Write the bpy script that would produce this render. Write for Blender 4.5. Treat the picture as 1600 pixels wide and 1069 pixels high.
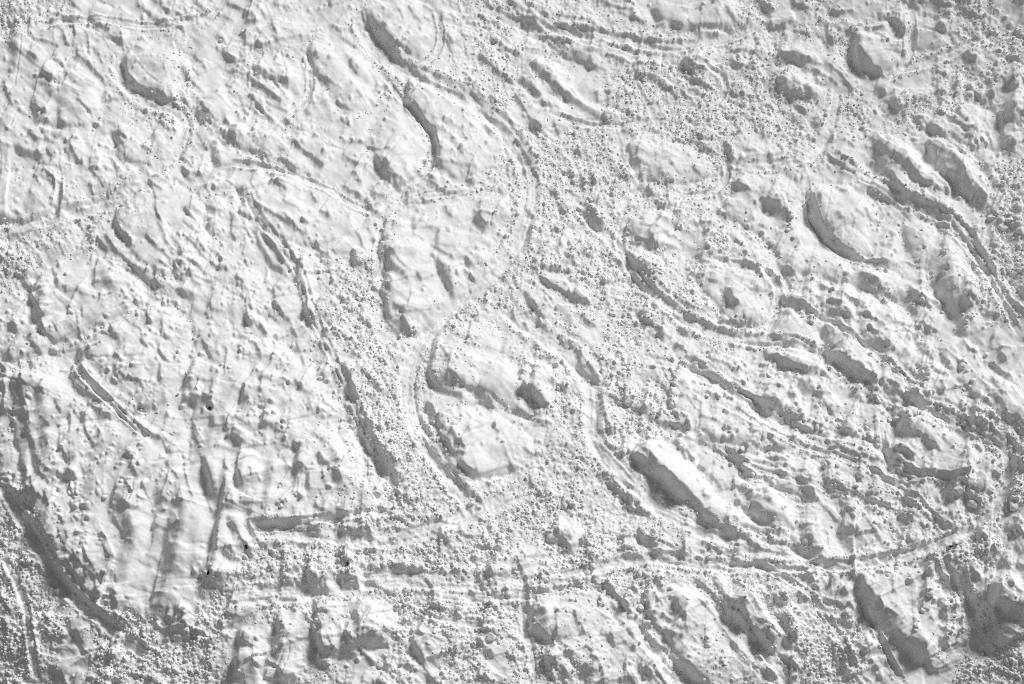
import bpy, math, random
import numpy as np

# ------------------------------------------------------------------ scene, camera, light
for o in list(bpy.data.objects):
    bpy.data.objects.remove(o, do_unlink=True)
SC = bpy.context.scene
COL = SC.collection
RNG = np.random.default_rng(11)
random.seed(5)

W, H = 1600.0, 1069.0
LENS, SENSOR = 50.0, 36.0
FPX = W * LENS / SENSOR
MPP = 0.025                                   # metres of slope per photo pixel at the middle of the view
DIST = MPP * FPX
TILT = math.radians(33)                       # angle between the view axis and the vertical
CAM = np.array([0.0, -DIST * math.sin(TILT), DIST * math.cos(TILT)])

cam_d = bpy.data.cameras.new('camera')
cam_d.lens = LENS; cam_d.sensor_width = SENSOR
cam_d.clip_start = 0.5; cam_d.clip_end = 2000
cam = bpy.data.objects.new('camera', cam_d)
cam.location = CAM; cam.rotation_euler = (TILT, 0, 0)
COL.objects.link(cam); SC.camera = cam

SUN_EL = math.radians(39)
SUN_AZ = math.radians(44)                 # clockwise from +Y (away from the camera) towards +X
world = bpy.data.worlds.new('World'); SC.world = world
world.use_nodes = True
nt = world.node_tree; nt.nodes.clear()
sky = nt.nodes.new('ShaderNodeTexSky'); sky.sky_type = 'NISHITA'; sky.sun_disc = False
sky.sun_elevation = SUN_EL; sky.sun_rotation = SUN_AZ
bw = nt.nodes.new('ShaderNodeRGBToBW')        # the photograph is black and white
bg = nt.nodes.new('ShaderNodeBackground'); bg.inputs['Strength'].default_value = 0.07
wo = nt.nodes.new('ShaderNodeOutputWorld')
nt.links.new(sky.outputs[0], bw.inputs[0]); nt.links.new(bw.outputs[0], bg.inputs[0]); nt.links.new(bg.outputs[0], wo.inputs[0])

sun_d = bpy.data.lights.new('sun', 'SUN'); sun_d.energy = 3.15; sun_d.angle = math.radians(14)
sun_d.color = (1, 1, 1)
sun = bpy.data.objects.new('sun', sun_d); COL.objects.link(sun)
sun.rotation_euler = (math.pi / 2 - SUN_EL, 0, -SUN_AZ + math.pi)
sun.location = (20, 30, 40)

SC.view_settings.view_transform = 'Standard'; SC.view_settings.look = 'None'
SC.view_settings.exposure = -0.05; SC.view_settings.gamma = 1.0
SC.view_settings.use_curve_mapping = False
SC.cycles.use_denoising = False
SC.cycles.denoiser = 'OPENIMAGEDENOISE'
SC.cycles.denoising_input_passes = 'RGB_ALBEDO_NORMAL'
SC.cycles.denoising_prefilter = 'ACCURATE'
SC.cycles.max_bounces = 6; SC.cycles.diffuse_bounces = 4
SC.cycles.use_adaptive_sampling = False
SC.cycles.pixel_filter_type = 'BLACKMAN_HARRIS'; SC.cycles.filter_width = 1.05

# ------------------------------------------------------------------ materials
def snow_material(name, base, fine):
    m = bpy.data.materials.new(name); m.use_nodes = True
    n = m.node_tree; b = n.nodes['Principled BSDF']
    b.inputs['Base Color'].default_value = (base, base, base, 1)
    b.inputs['Roughness'].default_value = 0.75
    b.inputs['Specular IOR Level'].default_value = 0.12
    tc = n.nodes.new('ShaderNodeTexCoord')
    # slight tone change between wind packed and loose snow
    tn = n.nodes.new('ShaderNodeTexNoise'); tn.inputs['Scale'].default_value = 0.8; tn.inputs['Detail'].default_value = 5
    mr = n.nodes.new('ShaderNodeMapRange'); mr.inputs[1].default_value = 0.3; mr.inputs[2].default_value = 0.7
    mr.inputs[3].default_value = base - 0.02; mr.inputs[4].default_value = base + 0.02
    n.links.new(tc.outputs['Object'], tn.inputs['Vector']); n.links.new(tn.outputs['Fac'], mr.inputs[0])
    n.links.new(mr.outputs[0], b.inputs['Base Color'])
    # fine grain: strong where the snow is broken up, faint on smooth snow
    g = n.nodes.new('ShaderNodeTexNoise'); g.inputs['Scale'].default_value = 22; g.inputs['Detail'].default_value = 4
    g.inputs['Roughness'].default_value = 0.65
    n.links.new(tc.outputs['Object'], g.inputs['Vector'])
    bp = n.nodes.new('ShaderNodeBump'); bp.inputs['Distance'].default_value = 0.03
    if fine:
        at = n.nodes.new('ShaderNodeAttribute'); at.attribute_name = 'grain'
        mr2 = n.nodes.new('ShaderNodeMapRange'); mr2.inputs[3].default_value = 0.05; mr2.inputs[4].default_value = 0.45
        n.links.new(at.outputs['Fac'], mr2.inputs[0]); n.links.new(mr2.outputs[0], bp.inputs['Strength'])
    else:
        bp.inputs['Strength'].default_value = 0.12
    n.links.new(g.outputs['Fac'], bp.inputs['Height']); n.links.new(bp.outputs[0], b.inputs['Normal'])
    return m

M_SNOW = snow_material('snow', 0.86, True)
M_CLOD = snow_material('clod_snow', 0.86, False)

def black_material():
    m = bpy.data.materials.new('near_black'); m.use_nodes = True
    n = m.node_tree; b = n.nodes['Principled BSDF']
    tn = n.nodes.new('ShaderNodeTexNoise'); tn.inputs['Scale'].default_value = 9; tn.inputs['Detail'].default_value = 5
    mr = n.nodes.new('ShaderNodeMapRange'); mr.inputs[3].default_value = 0.004; mr.inputs[4].default_value = 0.025
    n.links.new(tn.outputs['Fac'], mr.inputs[0]); n.links.new(mr.outputs[0], b.inputs['Base Color'])
    b.inputs['Roughness'].default_value = 0.8
    return m
M_BLACK = black_material()

# ------------------------------------------------------------------ the slope: traced relief
STROKES = '''@ 0 0
D4 190 100 178 180 178 235 240 262 300 280 350 288
D3 310 120 325 175 400 210 410 280 440 305
D5 350 95 365 108 420 125 480 135
D2 480 140 560 165 630 210
D5 430 5 460 45 500 70
D3 590 10 570 60 565 110 590 150 640 175
D6 850 10 855 50 900 80 955 115
D5 945 0 1000 50 1069 100
S6 955 115 1000 160 1069 170
D4 640 240 700 260 770 295
D3 670 232 780 275
D3 460 180 470 230 455 290
D5 480 310 485 370 560 420 600 470 640 500
D5 780 360 780 430 800 490 850 545 920 580 980 590 1050 635
D6 258 485 300 505 345 525
D5 300 400 260 480
D4 440 450 410 500 390 560
D4 480 640 520 680 575 725
D3 240 500 210 580 195 650 240 690 300 715
D6 180 350 230 390
D4 180 800 180 850 230 880 320 880
D4 430 870 445 940 490 1030 530 1055
S8 90 920 130 960 200 980 250 990
D3 230 940 250 985
D3 280 930 320 990 310 1060
S5 365 690 370 790 400 820
D6 10 500 30 560 50 640 80 680
L1 140 210 135 330 110 430 95 540 50 610
L1 100 690 70 780 20 830
D5 740 790 735 840 790 890
D4 650 600 655 640
S5 700 820 710 870 740 910
D5 990 770 1030 810 1069 840
D3 780 1025 870 1030 950 1050
L1 780 1030 830 950 900 860
L1 870 420 930 490 1000 540
D2 845 305 915 345
D4 890 930 950 970
D3 70 95 220 80
D3 690 215 820 100
S9 20 260 90 170
@ 267 0
D6 0 90 60 110 130 135
D3 0 165 40 185 90 190
D5 155 45 205 65
D5 350 40 400 55 460 85 490 115
D7 470 150 540 170
D3 500 105 545 165
D4 580 10 605 25
L1 510 85 560 35
D4 640 45 665 60
D4 700 40 720 90
D3 690 55 740 10
D7 640 120 625 180 650 230 660 280
D7 450 200 460 250 455 305
D8 530 280 545 325
D6 280 240 330 270
D5 320 300 330 350 380 385 420 395
D5 135 355 180 400 215 445
S8 70 430 80 480 100 520
D7 370 420 390 470 480 490 530 540 580 580 640 630 710 670
D7 490 600 540 680 590 740 650 800
D4 340 540 390 570
D4 350 580 410 625
D5 180 660 220 720 270 760
D5 150 710 170 760 210 790
D7 360 800 360 860 410 895 470 890
D5 285 880 340 905 420 920
S8 255 920 265 1000 275 1060
D5 550 965 600 1005 690 1015 770 1055
D6 755 910 800 945 870 990 920 1030 960 1060
D6 660 805 715 860
D6 690 540 745 560 770 530 760 470
D5 880 260 850 310 850 350 875 390
D3 860 450 920 500 1000 540 1060 580
D3 860 500 875 580 850 640 770 690 700 770
D6 870 640 890 690
D6 840 720 870 745
D6 1000 170 1060 230
D3 0 640 90 650 125 710
D5 985 20 1000 55
S4 980 370 990 410
D3 480 1000 495 1040
L1 60 740 30 830 0 890
@ 534 0
D4 0 245 40 275 90 310
D5 120 60 130 130 160 175
S8 170 130 200 180 240 230 290 290 330 370
D6 330 370 390 400 440 450 500 510 560 545 640 575 700 595 785 630
D5 240 225 290 265 330 310 365 320
D4 405 65 440 110 500 185
D3 245 175 285 215
D4 500 50 560 90 580 160 600 230 580 300 540 350 440 410
D3 620 90 620 150
D5 650 230 690 300
D3 610 0 680 30 740 45
D8 850 360 880 400 940 450 1010 490 1069 540
D7 925 230 930 265 980 290 1020 325 1069 350
D8 1030 30 1069 60
D4 40 385 60 440 100 490
D4 410 470 405 540 405 650
D8 405 650 450 680 500 750
D4 380 690 450 745
D4 490 780 600 840
D8 540 840 580 900 600 960 590 1050
D3 0 970 50 1010 110 1050
D4 210 520 205 575 240 590
S4 170 630 205 670
D4 860 680 920 740 1000 790 1069 850
D6 780 520 830 565
D5 720 960 750 1000
D5 210 990 235 1060
D4 270 960 305 980
D3 400 330 435 360
S6 880 800 930 860
D3 0 900 140 910 210 875
D3 800 590 850 630
@ 801 0
S8 0 50 60 90 130 110
D3 50 100 150 140
D5 55 130 100 190 180 230 260 265 330 290
S10 60 140 190 210
D3 100 40 200 90 330 125 460 160 540 205 620 240 740 245 820 270 900 305 1069 320
D3 170 130 240 180 310 240
D4 270 180 345 200
S8 370 200 510 230
D3 520 10 530 60
D5 520 10 600 55 680 80 760 95
D5 680 110 760 140 830 175
D2 690 10 760 55
D6 940 205 1000 180 1069 205
D3 190 250 260 310 330 355 410 385 480 415 600 460
S9 310 340 400 365 500 425
D5 530 320 600 365 710 395
D4 470 320 560 345
D4 680 290 750 330
D6 100 400 110 430 160 440
D6 175 460 190 500 250 520
D5 250 540 300 590 340 640
S6 30 500 90 540 150 620
D2 180 540 230 590 310 630
D2 150 640 240 690 300 700
D5 510 580 525 650
D5 550 740 610 800
D3 230 730 320 745 400 780 490 750 550 750
D6 0 600 40 650 70 720 120 790 180 850
D5 245 760 260 820 285 855
D5 770 410 820 420
D5 840 430 910 445
S6 770 500 900 510
D5 760 440 775 530 810 600 860 680
D6 900 530 960 580 1030 630
D7 720 900 710 950 690 1010
D3 680 900 680 1000
D3 790 900 770 980
D4 760 1010 770 1060 830 1040
D8 0 340 40 365
D7 0 870 50 940 100 1050
D6 385 955 420 990
D5 80 240 70 310
D8 1050 390 1069 450
D2 700 700 800 760 960 745
D7 110 790 180 840
@ 1068 0
D3 150 10 185 45
L1 0 50 150 10
D2 0 100 90 75 200 40
D4 10 155 70 205
D6 90 235 220 240
S4 120 190 290 195
D3 250 60 280 120 320 160
D2 400 30 370 110 330 160
D6 480 10 490 50 545 75
D6 665 0 690 45 790 80
D5 530 180 600 180 700 150
D6 910 80 940 105 1069 100
D8 880 150 880 240 920 300
D6 270 385 320 430 380 445
D7 390 440 450 470
D4 290 340 380 350 500 355
D7 580 365 650 380 720 390 800 430 870 430 930 470 990 510 1050 590
D3 590 400 700 405 770 460
D5 590 580 650 600 740 625 840 635
D8 610 660 650 630 700 680 760 735
D4 670 510 680 550 730 580 790 605
D5 810 460 850 500 920 520 960 545
D5 810 520 860 555
S9 1069 220 1050 280 1030 360 1060 430
D7 0 430 60 460 130 490
D5 0 510 70 540 140 555
D6 30 580 110 600
D3 220 420 260 480 240 580
D6 240 900 280 960 290 1010 275 1060
D4 300 1040 400 1010 540 1000 640 970
D6 490 880 550 880
D6 550 470 580 540 650 560
D8 860 960 920 1020 1010 1069
D2 430 750 440 810
B5 980 640 920 740 870 790
B5 280 500 260 580 220 620
D2 530 660 560 720
D2 50 880 180 960
D2 60 870 200 890
S6 800 740 830 800 820 850
D5 300 600 290 520 380 510
D5 680 1030 760 1060
@ 1333 0
D8 0 250 5 350 40 410 100 450 170 485
D5 5 250 70 195 120 195 190 210
D7 120 230 170 270 215 300
D7 235 140 265 190 290 235
D6 265 235 315 240
D7 270 260 250 310 265 330 300 330
D7 305 365 335 365
D5 225 100 270 130
D9 325 5 370 45 455 50
D6 510 200 590 215
D6 520 160 560 200
D5 470 10 560 55 680 80 780 115 820 110
D4 540 5 640 30 740 45
D10 1000 15 1069 35
D10 680 350 720 395 770 405
D9 820 500 840 560 830 600 880 630
D10 230 640 240 680 260 720
D6 240 560 240 640
S9 120 580 190 610
D9 495 705 540 745 600 780 660 830 740 870 780 870
D6 635 680 650 760 700 810
D8 770 910 840 930
D3 690 880 770 910
D9 440 890 470 970 500 1030 540 1069
D6 460 820 500 840 550 850
D7 110 850 110 930 180 965
D9 120 970 160 1040 200 1069
D9 890 700 910 780 920 860 920 940 1000 975
D4 940 870 960 930
D5 970 890 990 930
D8 930 760 980 780
D7 975 570 1030 575
S9 1010 570 960 640 940 720
D6 700 540 760 610 810 660
D7 520 600 585 600
D6 630 610 670 615
D5 220 1000 280 1060
D4 560 105 600 120
D6 840 205 900 215
D4 20 430 60 490 90 500
D5 550 470 580 500
@ 0 267
D6 265 5 300 40 340 80 385 110 390 190 360 300
S10 0 330 60 330
D3 0 260 60 235 130 185 250 90 300 30
D4 210 30 240 90 180 140
B8 250 0 120 120 0 240
D2 700 150 760 110 880 80
D3 380 290 430 260 540 240
D3 0 440 120 405 260 385 300 370
D6 715 240 715 300 735 365
D6 735 380 770 425 820 450
D3 780 220 830 280
D4 910 430 970 490 1000 500
D4 600 410 640 480 670 515
D6 650 410 690 470 740 530 800 590 860 640
S5 860 640 930 700 980 740
D5 970 620 965 690 1000 740 1050 745
S9 520 370 460 460 350 540 240 620 190 690
B7 600 310 540 410 440 520 330 590 220 680
D6 180 700 190 790 240 900 280 920
D5 250 840 240 910 280 920
D5 610 540 595 610 590 720
D3 640 545 700 600 730 640
D4 630 760 625 830 650 825
D3 500 740 490 780
D6 430 880 450 890
D6 920 840 915 920 945 980
D3 690 1000 710 1050 760 1060
D3 830 980 880 1010 895 1060
D4 1015 930 1005 1060
S8 50 990 110 1020
D6 180 1030 200 1060
D4 260 960 290 1030
L1 600 960 690 890 780 850 870 820
S6 340 650 360 760
D4 1060 580 1069 620
D3 930 60 980 200
D4 560 70 580 160
D6 560 5 630 15
D4 1040 420 1069 400
@ 267 267
D3 70 15 190 40
D3 350 80 420 120 450 170 460 230 500 250
D3 520 10 495 80 515 130
D6 650 60 665 110 730 155
D6 640 10 620 70
D2 780 10 880 25
D3 860 50 930 80
D6 870 150 885 200 915 230
D5 930 285 1000 320
D6 520 220 570 270 640 305 700 350 760 375 810 415 850 435
D3 520 310 560 360 600 385
D5 565 405 610 450 660 500 740 565
S6 510 380 550 470 620 590 700 640
D5 710 450 730 500 770 510
D3 700 220 720 180
D5 80 250 110 290
D3 130 150 120 270
D5 160 150 190 175
D3 210 100 240 155
D4 370 260 380 320 370 390 400 450
D4 290 520 330 600 350 640
D4 250 590 310 630
D3 100 440 160 500 225 575
D3 160 450 200 500 255 555
D2 155 550 130 610 110 640
D3 70 670 140 665
S8 60 780 150 810
D4 410 680 455 715
D4 245 885 330 895
D3 210 900 260 930
D4 20 620 60 650
D7 800 545 790 600 775 670 800 700
D6 800 710 840 780
D7 840 800 840 880 880 930 890 960
S9 830 850 860 950 885 980
D4 900 460 930 510 1000 560
S4 930 530 1000 600
D3 905 470 920 430
D4 960 760 930 800 925 830
D5 940 1000 980 1035
D5 1000 1030 1050 1060
D6 640 850 690 890
D5 680 900 740 940
D5 630 720 640 800
D6 490 970 540 960
D5 550 985 600 1030
D5 640 1020 660 1060
D6 740 980 780 1050
D4 450 140 440 110
D4 170 30 220 45
@ 534 267
D5 0 100 50 140 120 165
D6 60 20 95 45
D4 90 65 125 90
D6 175 130 220 170 290 190
D5 285 90 330 115 375 130
D5 245 20 290 50
D4 290 55 400 85
D5 165 215 190 255 230 275
D4 140 180 160 215
D5 540 80 580 15
D4 430 150 470 140 490 180 510 200
D5 400 170 405 210
D4 640 220 650 290 690 310
D6 770 75 820 95
D2 820 80 880 55
D3 640 150 780 135
D7 855 190 850 250 840 300
D4 845 290 870 340 910 385
S8 820 300 850 370 890 410
D6 930 370 955 380
S6 270 290 250 380 235 450 240 550
D4 235 470 240 560
D4 240 640 290 690 310 720 290 745
D7 265 690 280 740
D5 175 740 220 760 250 780
D7 255 790 270 850 270 930 300 990
S6 300 990 370 1050
D4 75 480 60 530 80 600
S7 65 500 75 600
D3 440 425 490 445 520 465
D3 550 480 600 515 650 545 700 585
D4 760 635 800 680 835 700
D4 290 530 340 580 380 630 425 665
S7 270 580 320 640 400 695
S7 580 570 610 650 650 720 690 810
D5 465 665 490 715
D4 660 620 665 660 685 670
D3 430 770 420 830 410 900
S7 370 870 385 930
D4 365 930 400 980 440 1030 490 1035
D2 375 1020 420 1040
D2 240 560 300 640
S5 440 300 445 390
D3 480 270 520 250
D2 830 700 900 660 1000 590
D2 640 1000 680 910 800 800
D4 875 880 910 890
D4 830 940 860 960
D6 1055 860 1069 910
D5 150 950 180 990
D4 110 940 140 945
S5 600 380 585 490
S4 770 560 790 630
@ 801 267
D3 60 0 75 30
D5 345 10 350 50
D6 420 60 440 110
D6 455 190 540 235
D4 740 180 700 250 670 330 660 380
D3 740 130 800 100
D4 860 180 900 220 960 245
D6 970 245 1030 240
D5 830 110 870 150
S8 770 50 700 90
S9 430 260 480 310 550 360
D5 470 315 560 380
D6 700 380 750 440 810 470 890 495
D4 690 440 760 480 880 510
D5 830 410 870 465
D3 790 370 900 400 1030 440
D4 880 490 970 500 1040 500
D5 890 535 950 540
D6 910 340 970 360
S7 980 340 1030 370
S8 720 560 800 620 870 690
D5 720 560 780 610 840 660
D6 650 580 720 640 790 700
S7 740 660 790 710 900 780
D4 860 690 920 730 980 780
D6 990 800 1069 860
D3 100 600 170 670 240 740 320 780 400 820
D7 370 800 420 830 470 840
D6 170 610 230 630 280 640
D5 265 605 290 640
D5 290 645 380 670
D5 120 580 150 600
D9 145 880 170 930 210 940
S7 70 760 100 830 140 880
D6 415 915 470 960 515 995
D4 0 910 30 970 70 1000
D3 60 950 90 1000
D4 370 940 330 1010
D6 330 545 380 590
D6 275 490 300 500
D3 120 330 100 430 90 520
D2 300 480 390 455
D4 1030 990 1069 1030
D6 790 940 880 970
D5 910 1030 1000 1060
D6 545 690 560 730
D5 370 700 410 730
D5 260 360 280 400
D5 240 140 280 170
D5 290 240 330 280
D5 990 910 1050 940
@ 1068 267
D9 290 100 350 135 425 175
D5 470 205 520 215 590 260
S12 490 240 560 270 640 310
D6 190 230 210 270 265 320
D3 210 140 240 180
D3 770 140 760 230 790 300
S10 750 170 770 260 840 360 890 450
L1 800 230 840 170 870 100
L1 845 450 880 310 910 150
D3 830 180 840 260
D6 935 300 950 340 990 380
D6 870 440 920 490 1000 520 1069 555
D4 920 480 990 475
D4 935 110 970 145 1020 165
D9 980 0 1020 25 1069 50
D4 95 340 180 355
D6 110 380 140 410
D5 170 430 200 470 260 470
D4 80 540 200 545
D6 90 580 140 595 190 625
D5 50 660 130 690
D4 145 705 210 735
D7 255 770 275 820 290 870 340 880
D5 360 580 420 610 460 650 480 710 550 760
D4 190 550 330 580 430 625
D6 570 560 590 610 620 640 690 680
D7 620 640 690 675
D6 750 710 820 730 870 770 940 800
D6 945 800 1000 830 1069 860
D5 735 760 800 820 880 840
D6 895 850 980 870
D5 910 895 970 920
D6 950 935 1040 950
D4 650 830 720 860 790 880
D4 690 820 780 850
D7 780 970 815 970
D6 720 920 755 925
S8 840 1000 880 1060
D8 630 870 600 930 560 990 530 1040
D7 0 850 60 890 140 920
D4 0 920 100 960 180 990
D5 210 1000 310 1040 370 1060
D4 220 960 290 970 370 995
D4 540 780 580 820
D5 480 690 510 680
D4 0 1030 40 1060
D2 100 500 200 530 320 550
D5 560 520 600 540
D2 230 400 235 460
L1 660 60 640 150 630 200
D6 640 380 680 400
D7 650 300 680 310
D4 0 760 60 800
@ 1333 267
D10 165 5 210 60 240 110 280 160 340 180 410 180
D9 290 5 350 50 400 95 450 120 500 125
D10 520 5 570 50 640 100 690 100
D7 640 110 700 160 740 190
S9 630 60 680 80
D10 745 195 790 220 830 230
D4 0 50 80 90 160 130 250 180
S9 80 130 200 190 330 195
S9 400 200 480 245 580 275
D4 400 250 500 280 600 305 670 320
D5 530 330 600 355
D4 610 330 660 380 720 440 790 490
D5 730 400 760 420
D5 750 470 820 530 870 580
D9 830 560 850 620 885 640
D4 620 410 690 490 750 590 800 640 860 710
D10 835 290 880 310
D10 890 350 940 370 1040 380
D6 990 260 1030 290
D6 850 60 870 120
D7 850 490 900 500
D8 935 750 960 810 1020 880 1069 920
D7 1020 780 1069 830
D6 95 570 150 600 240 615
D6 20 660 80 710 145 745
D6 45 735 100 780 160 825
D4 140 760 210 800
D5 175 815 200 845
D5 0 850 60 880
D5 0 920 100 945
D6 20 960 60 990
D6 70 1000 140 1060
D6 660 830 700 870 760 900
D4 690 820 780 870
S9 530 690 540 770 600 830
S9 580 830 640 930 680 1060
D3 690 720 665 820
D4 680 650 670 740
D5 415 955 460 990 530 1020
D8 330 740 380 800
D8 330 850 390 900
D6 380 980 420 1000
D7 370 1030 400 1050
D7 690 960 740 965
D7 320 1050 350 1065
D4 240 950 280 980
D7 545 640 570 660
D7 415 815 445 815
D7 820 910 910 935
D7 545 530 590 540
@ 0 534
D4 180 20 230 55 265 95
L1 330 90 370 45 410 5
S8 480 40 490 100 510 120
D3 545 110 630 130 710 120
D5 720 110 760 140
D4 755 225 800 265 910 275
D6 450 130 440 200 470 290 530 340 590 375
D5 590 375 640 405 700 415 760 470 830 545 870 580
D5 550 405 600 440 650 480 710 495
D5 900 555 950 600 1020 625
D4 460 200 490 240
D5 535 540 545 600 580 660 600 690
S7 510 460 530 530
S4 440 470 440 590 410 640
D5 150 240 145 350 155 450 180 560 200 600
D3 185 460 195 520 200 560
D7 150 570 185 600
S9 190 620 210 720 240 810
D6 240 800 260 860 300 895
D4 285 970 310 1040 330 1069
D5 0 160 40 200
D8 15 240 30 340 10 440
S12 20 80 60 160
D4 390 680 410 720 430 780
D3 385 690 430 690
D6 450 960 500 960
D4 435 840 490 870
S6 370 870 500 890
D4 810 780 840 830 870 880
D6 760 870 800 920 830 980
D4 845 440 870 470
D6 790 730 850 760
D3 705 1050 715 990 750 900
D3 600 1060 640 1010 690 980
D4 1060 660 1069 720
D3 1010 1000 1050 900 1060 820
S4 880 10 930 70
D4 990 20 1010 110 1050 140
D5 870 670 900 690
S6 720 170 730 220
D3 260 330 290 250
S4 1000 150 1000 260
D2 0 840 100 845 190 855
D3 0 870 60 880 200 880
D2 0 890 80 930 220 1010
D2 40 920 140 1000 230 1060
D2 60 960 140 1040
D2 90 890 170 920 230 1000
S10 110 960 180 1030
@ 267 534
D3 145 100 110 180 90 260 70 340
D6 90 330 75 380 140 380 200 370
D5 195 340 240 380 280 390
D6 225 400 240 440 290 420
S7 250 480 250 550
S5 260 260 250 350
D4 420 40 450 70 450 100
D4 520 10 550 80 560 120
D4 660 60 630 80 620 140 580 210 565 260 560 330 575 350
D4 530 160 490 230 460 310 440 390 400 470
D5 480 380 440 440 400 500
S6 460 280 440 380
D3 400 515 430 490
D5 370 600 400 550
D5 180 660 220 640
D4 580 560 640 565 700 545
D2 700 545 800 500 940 460
D2 440 700 530 680 620 660
D3 450 670 500 630
D6 440 700 420 770 415 850 430 930
D6 425 850 450 910
D4 440 1000 440 1040
D4 500 830 510 880
D5 335 750 345 830 370 850
D7 350 1030 380 950
S5 350 880 330 960 310 1060
D5 80 800 95 880 120 960 140 1000
S8 200 750 220 850 250 970
D5 60 930 40 1010
D3 770 650 800 690
S6 800 690 770 800
D4 750 825 790 800 850 820
S6 850 830 850 950
D6 680 1030 720 1055
D4 760 970 800 980
D4 800 990 840 990
D5 680 910 700 925
D3 940 460 910 430 970 420
D2 760 400 700 470 650 500
S4 810 90 830 170
D3 780 0 800 80
D2 880 130 830 240 800 320
S6 600 440 560 540
D6 925 20 990 70
D7 1020 180 1069 270
D5 910 220 960 240
D3 930 540 890 590
D6 1050 830 1069 840
S6 920 700 940 800
D5 345 570 360 575
D5 770 270 830 320
@ 534 534
D7 0 160 40 230 80 340 90 380
S9 10 290 50 340 80 380
D7 75 400 100 450 140 460
S9 90 470 110 560 150 630
S7 170 510 180 580
D6 140 640 200 710 260 760 320 820
S8 180 640 260 710 320 780
D6 320 830 340 900 320 920
S6 330 930 360 1030
D4 60 90 125 125
D4 115 205 170 250 240 315
D2 90 370 150 290
L1 140 440 180 400
D3 275 10 290 70 340 150
D4 590 20 565 100 550 180 545 250
D4 690 80 670 140 655 220 645 290
D4 625 60 640 100 660 130
D4 660 220 720 270 770 310 830 320
S7 830 330 880 360 940 410
D5 520 380 560 420 580 470
D6 565 490 600 540 640 570
D3 490 440 500 520 560 600
S8 520 400 560 500
D4 500 600 550 680 610 760 680 840
D3 640 560 690 620 730 680
D4 560 640 620 740 700 840 770 930 790 970
S8 600 600 640 680 700 740
D9 720 780 780 830 850 860
D5 720 720 770 740
D4 730 650 760 700
D3 640 880 700 960
D5 935 520 960 570 980 590
D4 780 570 800 600
D2 850 850 940 820 1069 780
D4 895 890 920 910
L1 870 130 850 190 835 220
D8 165 850 205 850
D7 200 950 240 970
S7 560 270 620 320 760 370
D2 840 1040 860 1060
D5 220 1040 235 1010
D5 0 880 20 860
D3 860 380 960 430
@ 801 534
D3 130 95 250 115
D6 30 210 75 250
S9 60 120 30 200
D4 130 160 120 220 125 290
D5 65 300 120 350 170 400 240 460
S12 40 300 100 370 180 430
D3 20 430 100 470 185 520
D3 220 140 280 190
D4 360 365 320 410 320 450
D5 280 290 330 340
D3 300 90 370 150 410 180
D5 420 60 410 120 410 170
D4 410 175 480 225 530 260
D5 470 50 520 110 550 170 560 250
D4 560 280 610 300
D3 550 300 550 390
D7 560 410 560 470 580 540 610 600
D3 520 370 525 450 520 560
D7 700 390 760 385
D4 570 340 700 400 800 460 880 510
S7 800 450 870 470
D5 890 520 980 540 1069 560
D9 1000 20 1020 50 1069 70
D8 660 700 730 730
D4 740 720 790 760 840 800
D5 730 740 830 790
D3 840 740 890 800
D3 920 840 980 890 1040 940 1069 955
S10 740 760 860 850 980 920 1060 990
D4 780 820 900 860 1000 900
D4 870 900 960 930 1060 990
D4 900 960 1000 980 1060 1040
D4 500 620 570 690 660 790 740 870
D3 530 840 640 870 740 910 800 960
D2 520 650 560 740 600 820
D2 60 680 130 715 190 715
D4 255 760 245 820
D3 0 810 50 790
D7 780 550 820 560
D6 960 390 990 400
D6 1000 240 1040 230
D6 980 300 1030 280
D5 980 350 1010 330
D2 150 960 190 880
D5 730 1050 800 1060
D5 690 1030 750 1050
L1 975 850 1000 790 1020 740
D5 1000 630 1060 720
S8 600 900 700 970 800 1040
@ 1068 534
D4 390 10 500 25 620 30 720 45 860 85
D6 490 60 510 120 540 150
D11 570 130 620 170 700 210 780 220 850 215
D6 850 210 900 250 920 290
D5 900 95 960 110 1010 140
S8 860 20 890 80
L1 860 30 960 70 1069 130
S8 940 130 1000 150 1069 195
D5 0 110 80 130 150 200 230 280 330 330 400 350 470 400 540 460 600 490 680 530 770 575
D4 40 170 160 230 260 300 370 370 450 430 560 490
S9 460 400 540 450
D6 780 580 860 600 920 620
D7 240 160 280 195 350 205
D3 280 0 300 40 340 45
D5 505 220 550 235
D4 480 300 560 310 630 335
D5 640 345 700 370
D4 300 270 380 300
D4 440 310 520 340
S10 700 280 760 330 820 340
D4 830 350 930 350
D4 480 355 520 400 600 420
S6 600 440 690 450
D6 730 510 760 500
D6 815 550 870 560
D7 930 470 990 420
D9 980 550 1040 580 1060 580
D5 640 540 720 550 770 570
D6 920 640 1000 700 1069 720
D5 130 350 160 370
D6 180 350 200 390
D6 270 665 330 700 400 725 480 725
D5 355 660 380 700
D4 400 660 490 690
D5 530 745 600 750 650 780
D3 300 720 420 760 520 770 640 800 760 830
D3 560 820 640 850
D3 0 620 60 640 200 660 280 680
S9 80 630 200 640
D4 720 880 800 900
D5 860 880 930 890 1000 930 1069 940
D5 920 955 1000 970 1069 975
D6 660 640 690 650
D6 870 780 910 800
D5 485 640 510 640
D4 410 530 450 540
D5 240 540 290 580
D7 320 1010 350 1045 400 1069
D5 480 1000 540 1030
D5 370 840 430 830
D5 350 800 400 815
D5 80 780 130 820
S4 150 840 230 930
S10 340 900 360 980
S9 740 920 800 970
D5 0 960 60 1010 110 1060
D5 110 1000 170 1010
D4 0 570 40 580
D5 0 700 60 760
D8 1050 310 1069 330
@ 1333 534
D6 110 5 160 35 230 45
D6 330 40 300 80 260 130
D6 170 140 210 170
D5 0 180 50 210 110 270 190 300
D5 0 200 80 260
D8 160 270 220 280 280 320
D5 60 290 120 320 180 340
D9 120 370 160 365
D5 400 40 450 100 480 150
D6 660 10 720 70 770 105
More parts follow.
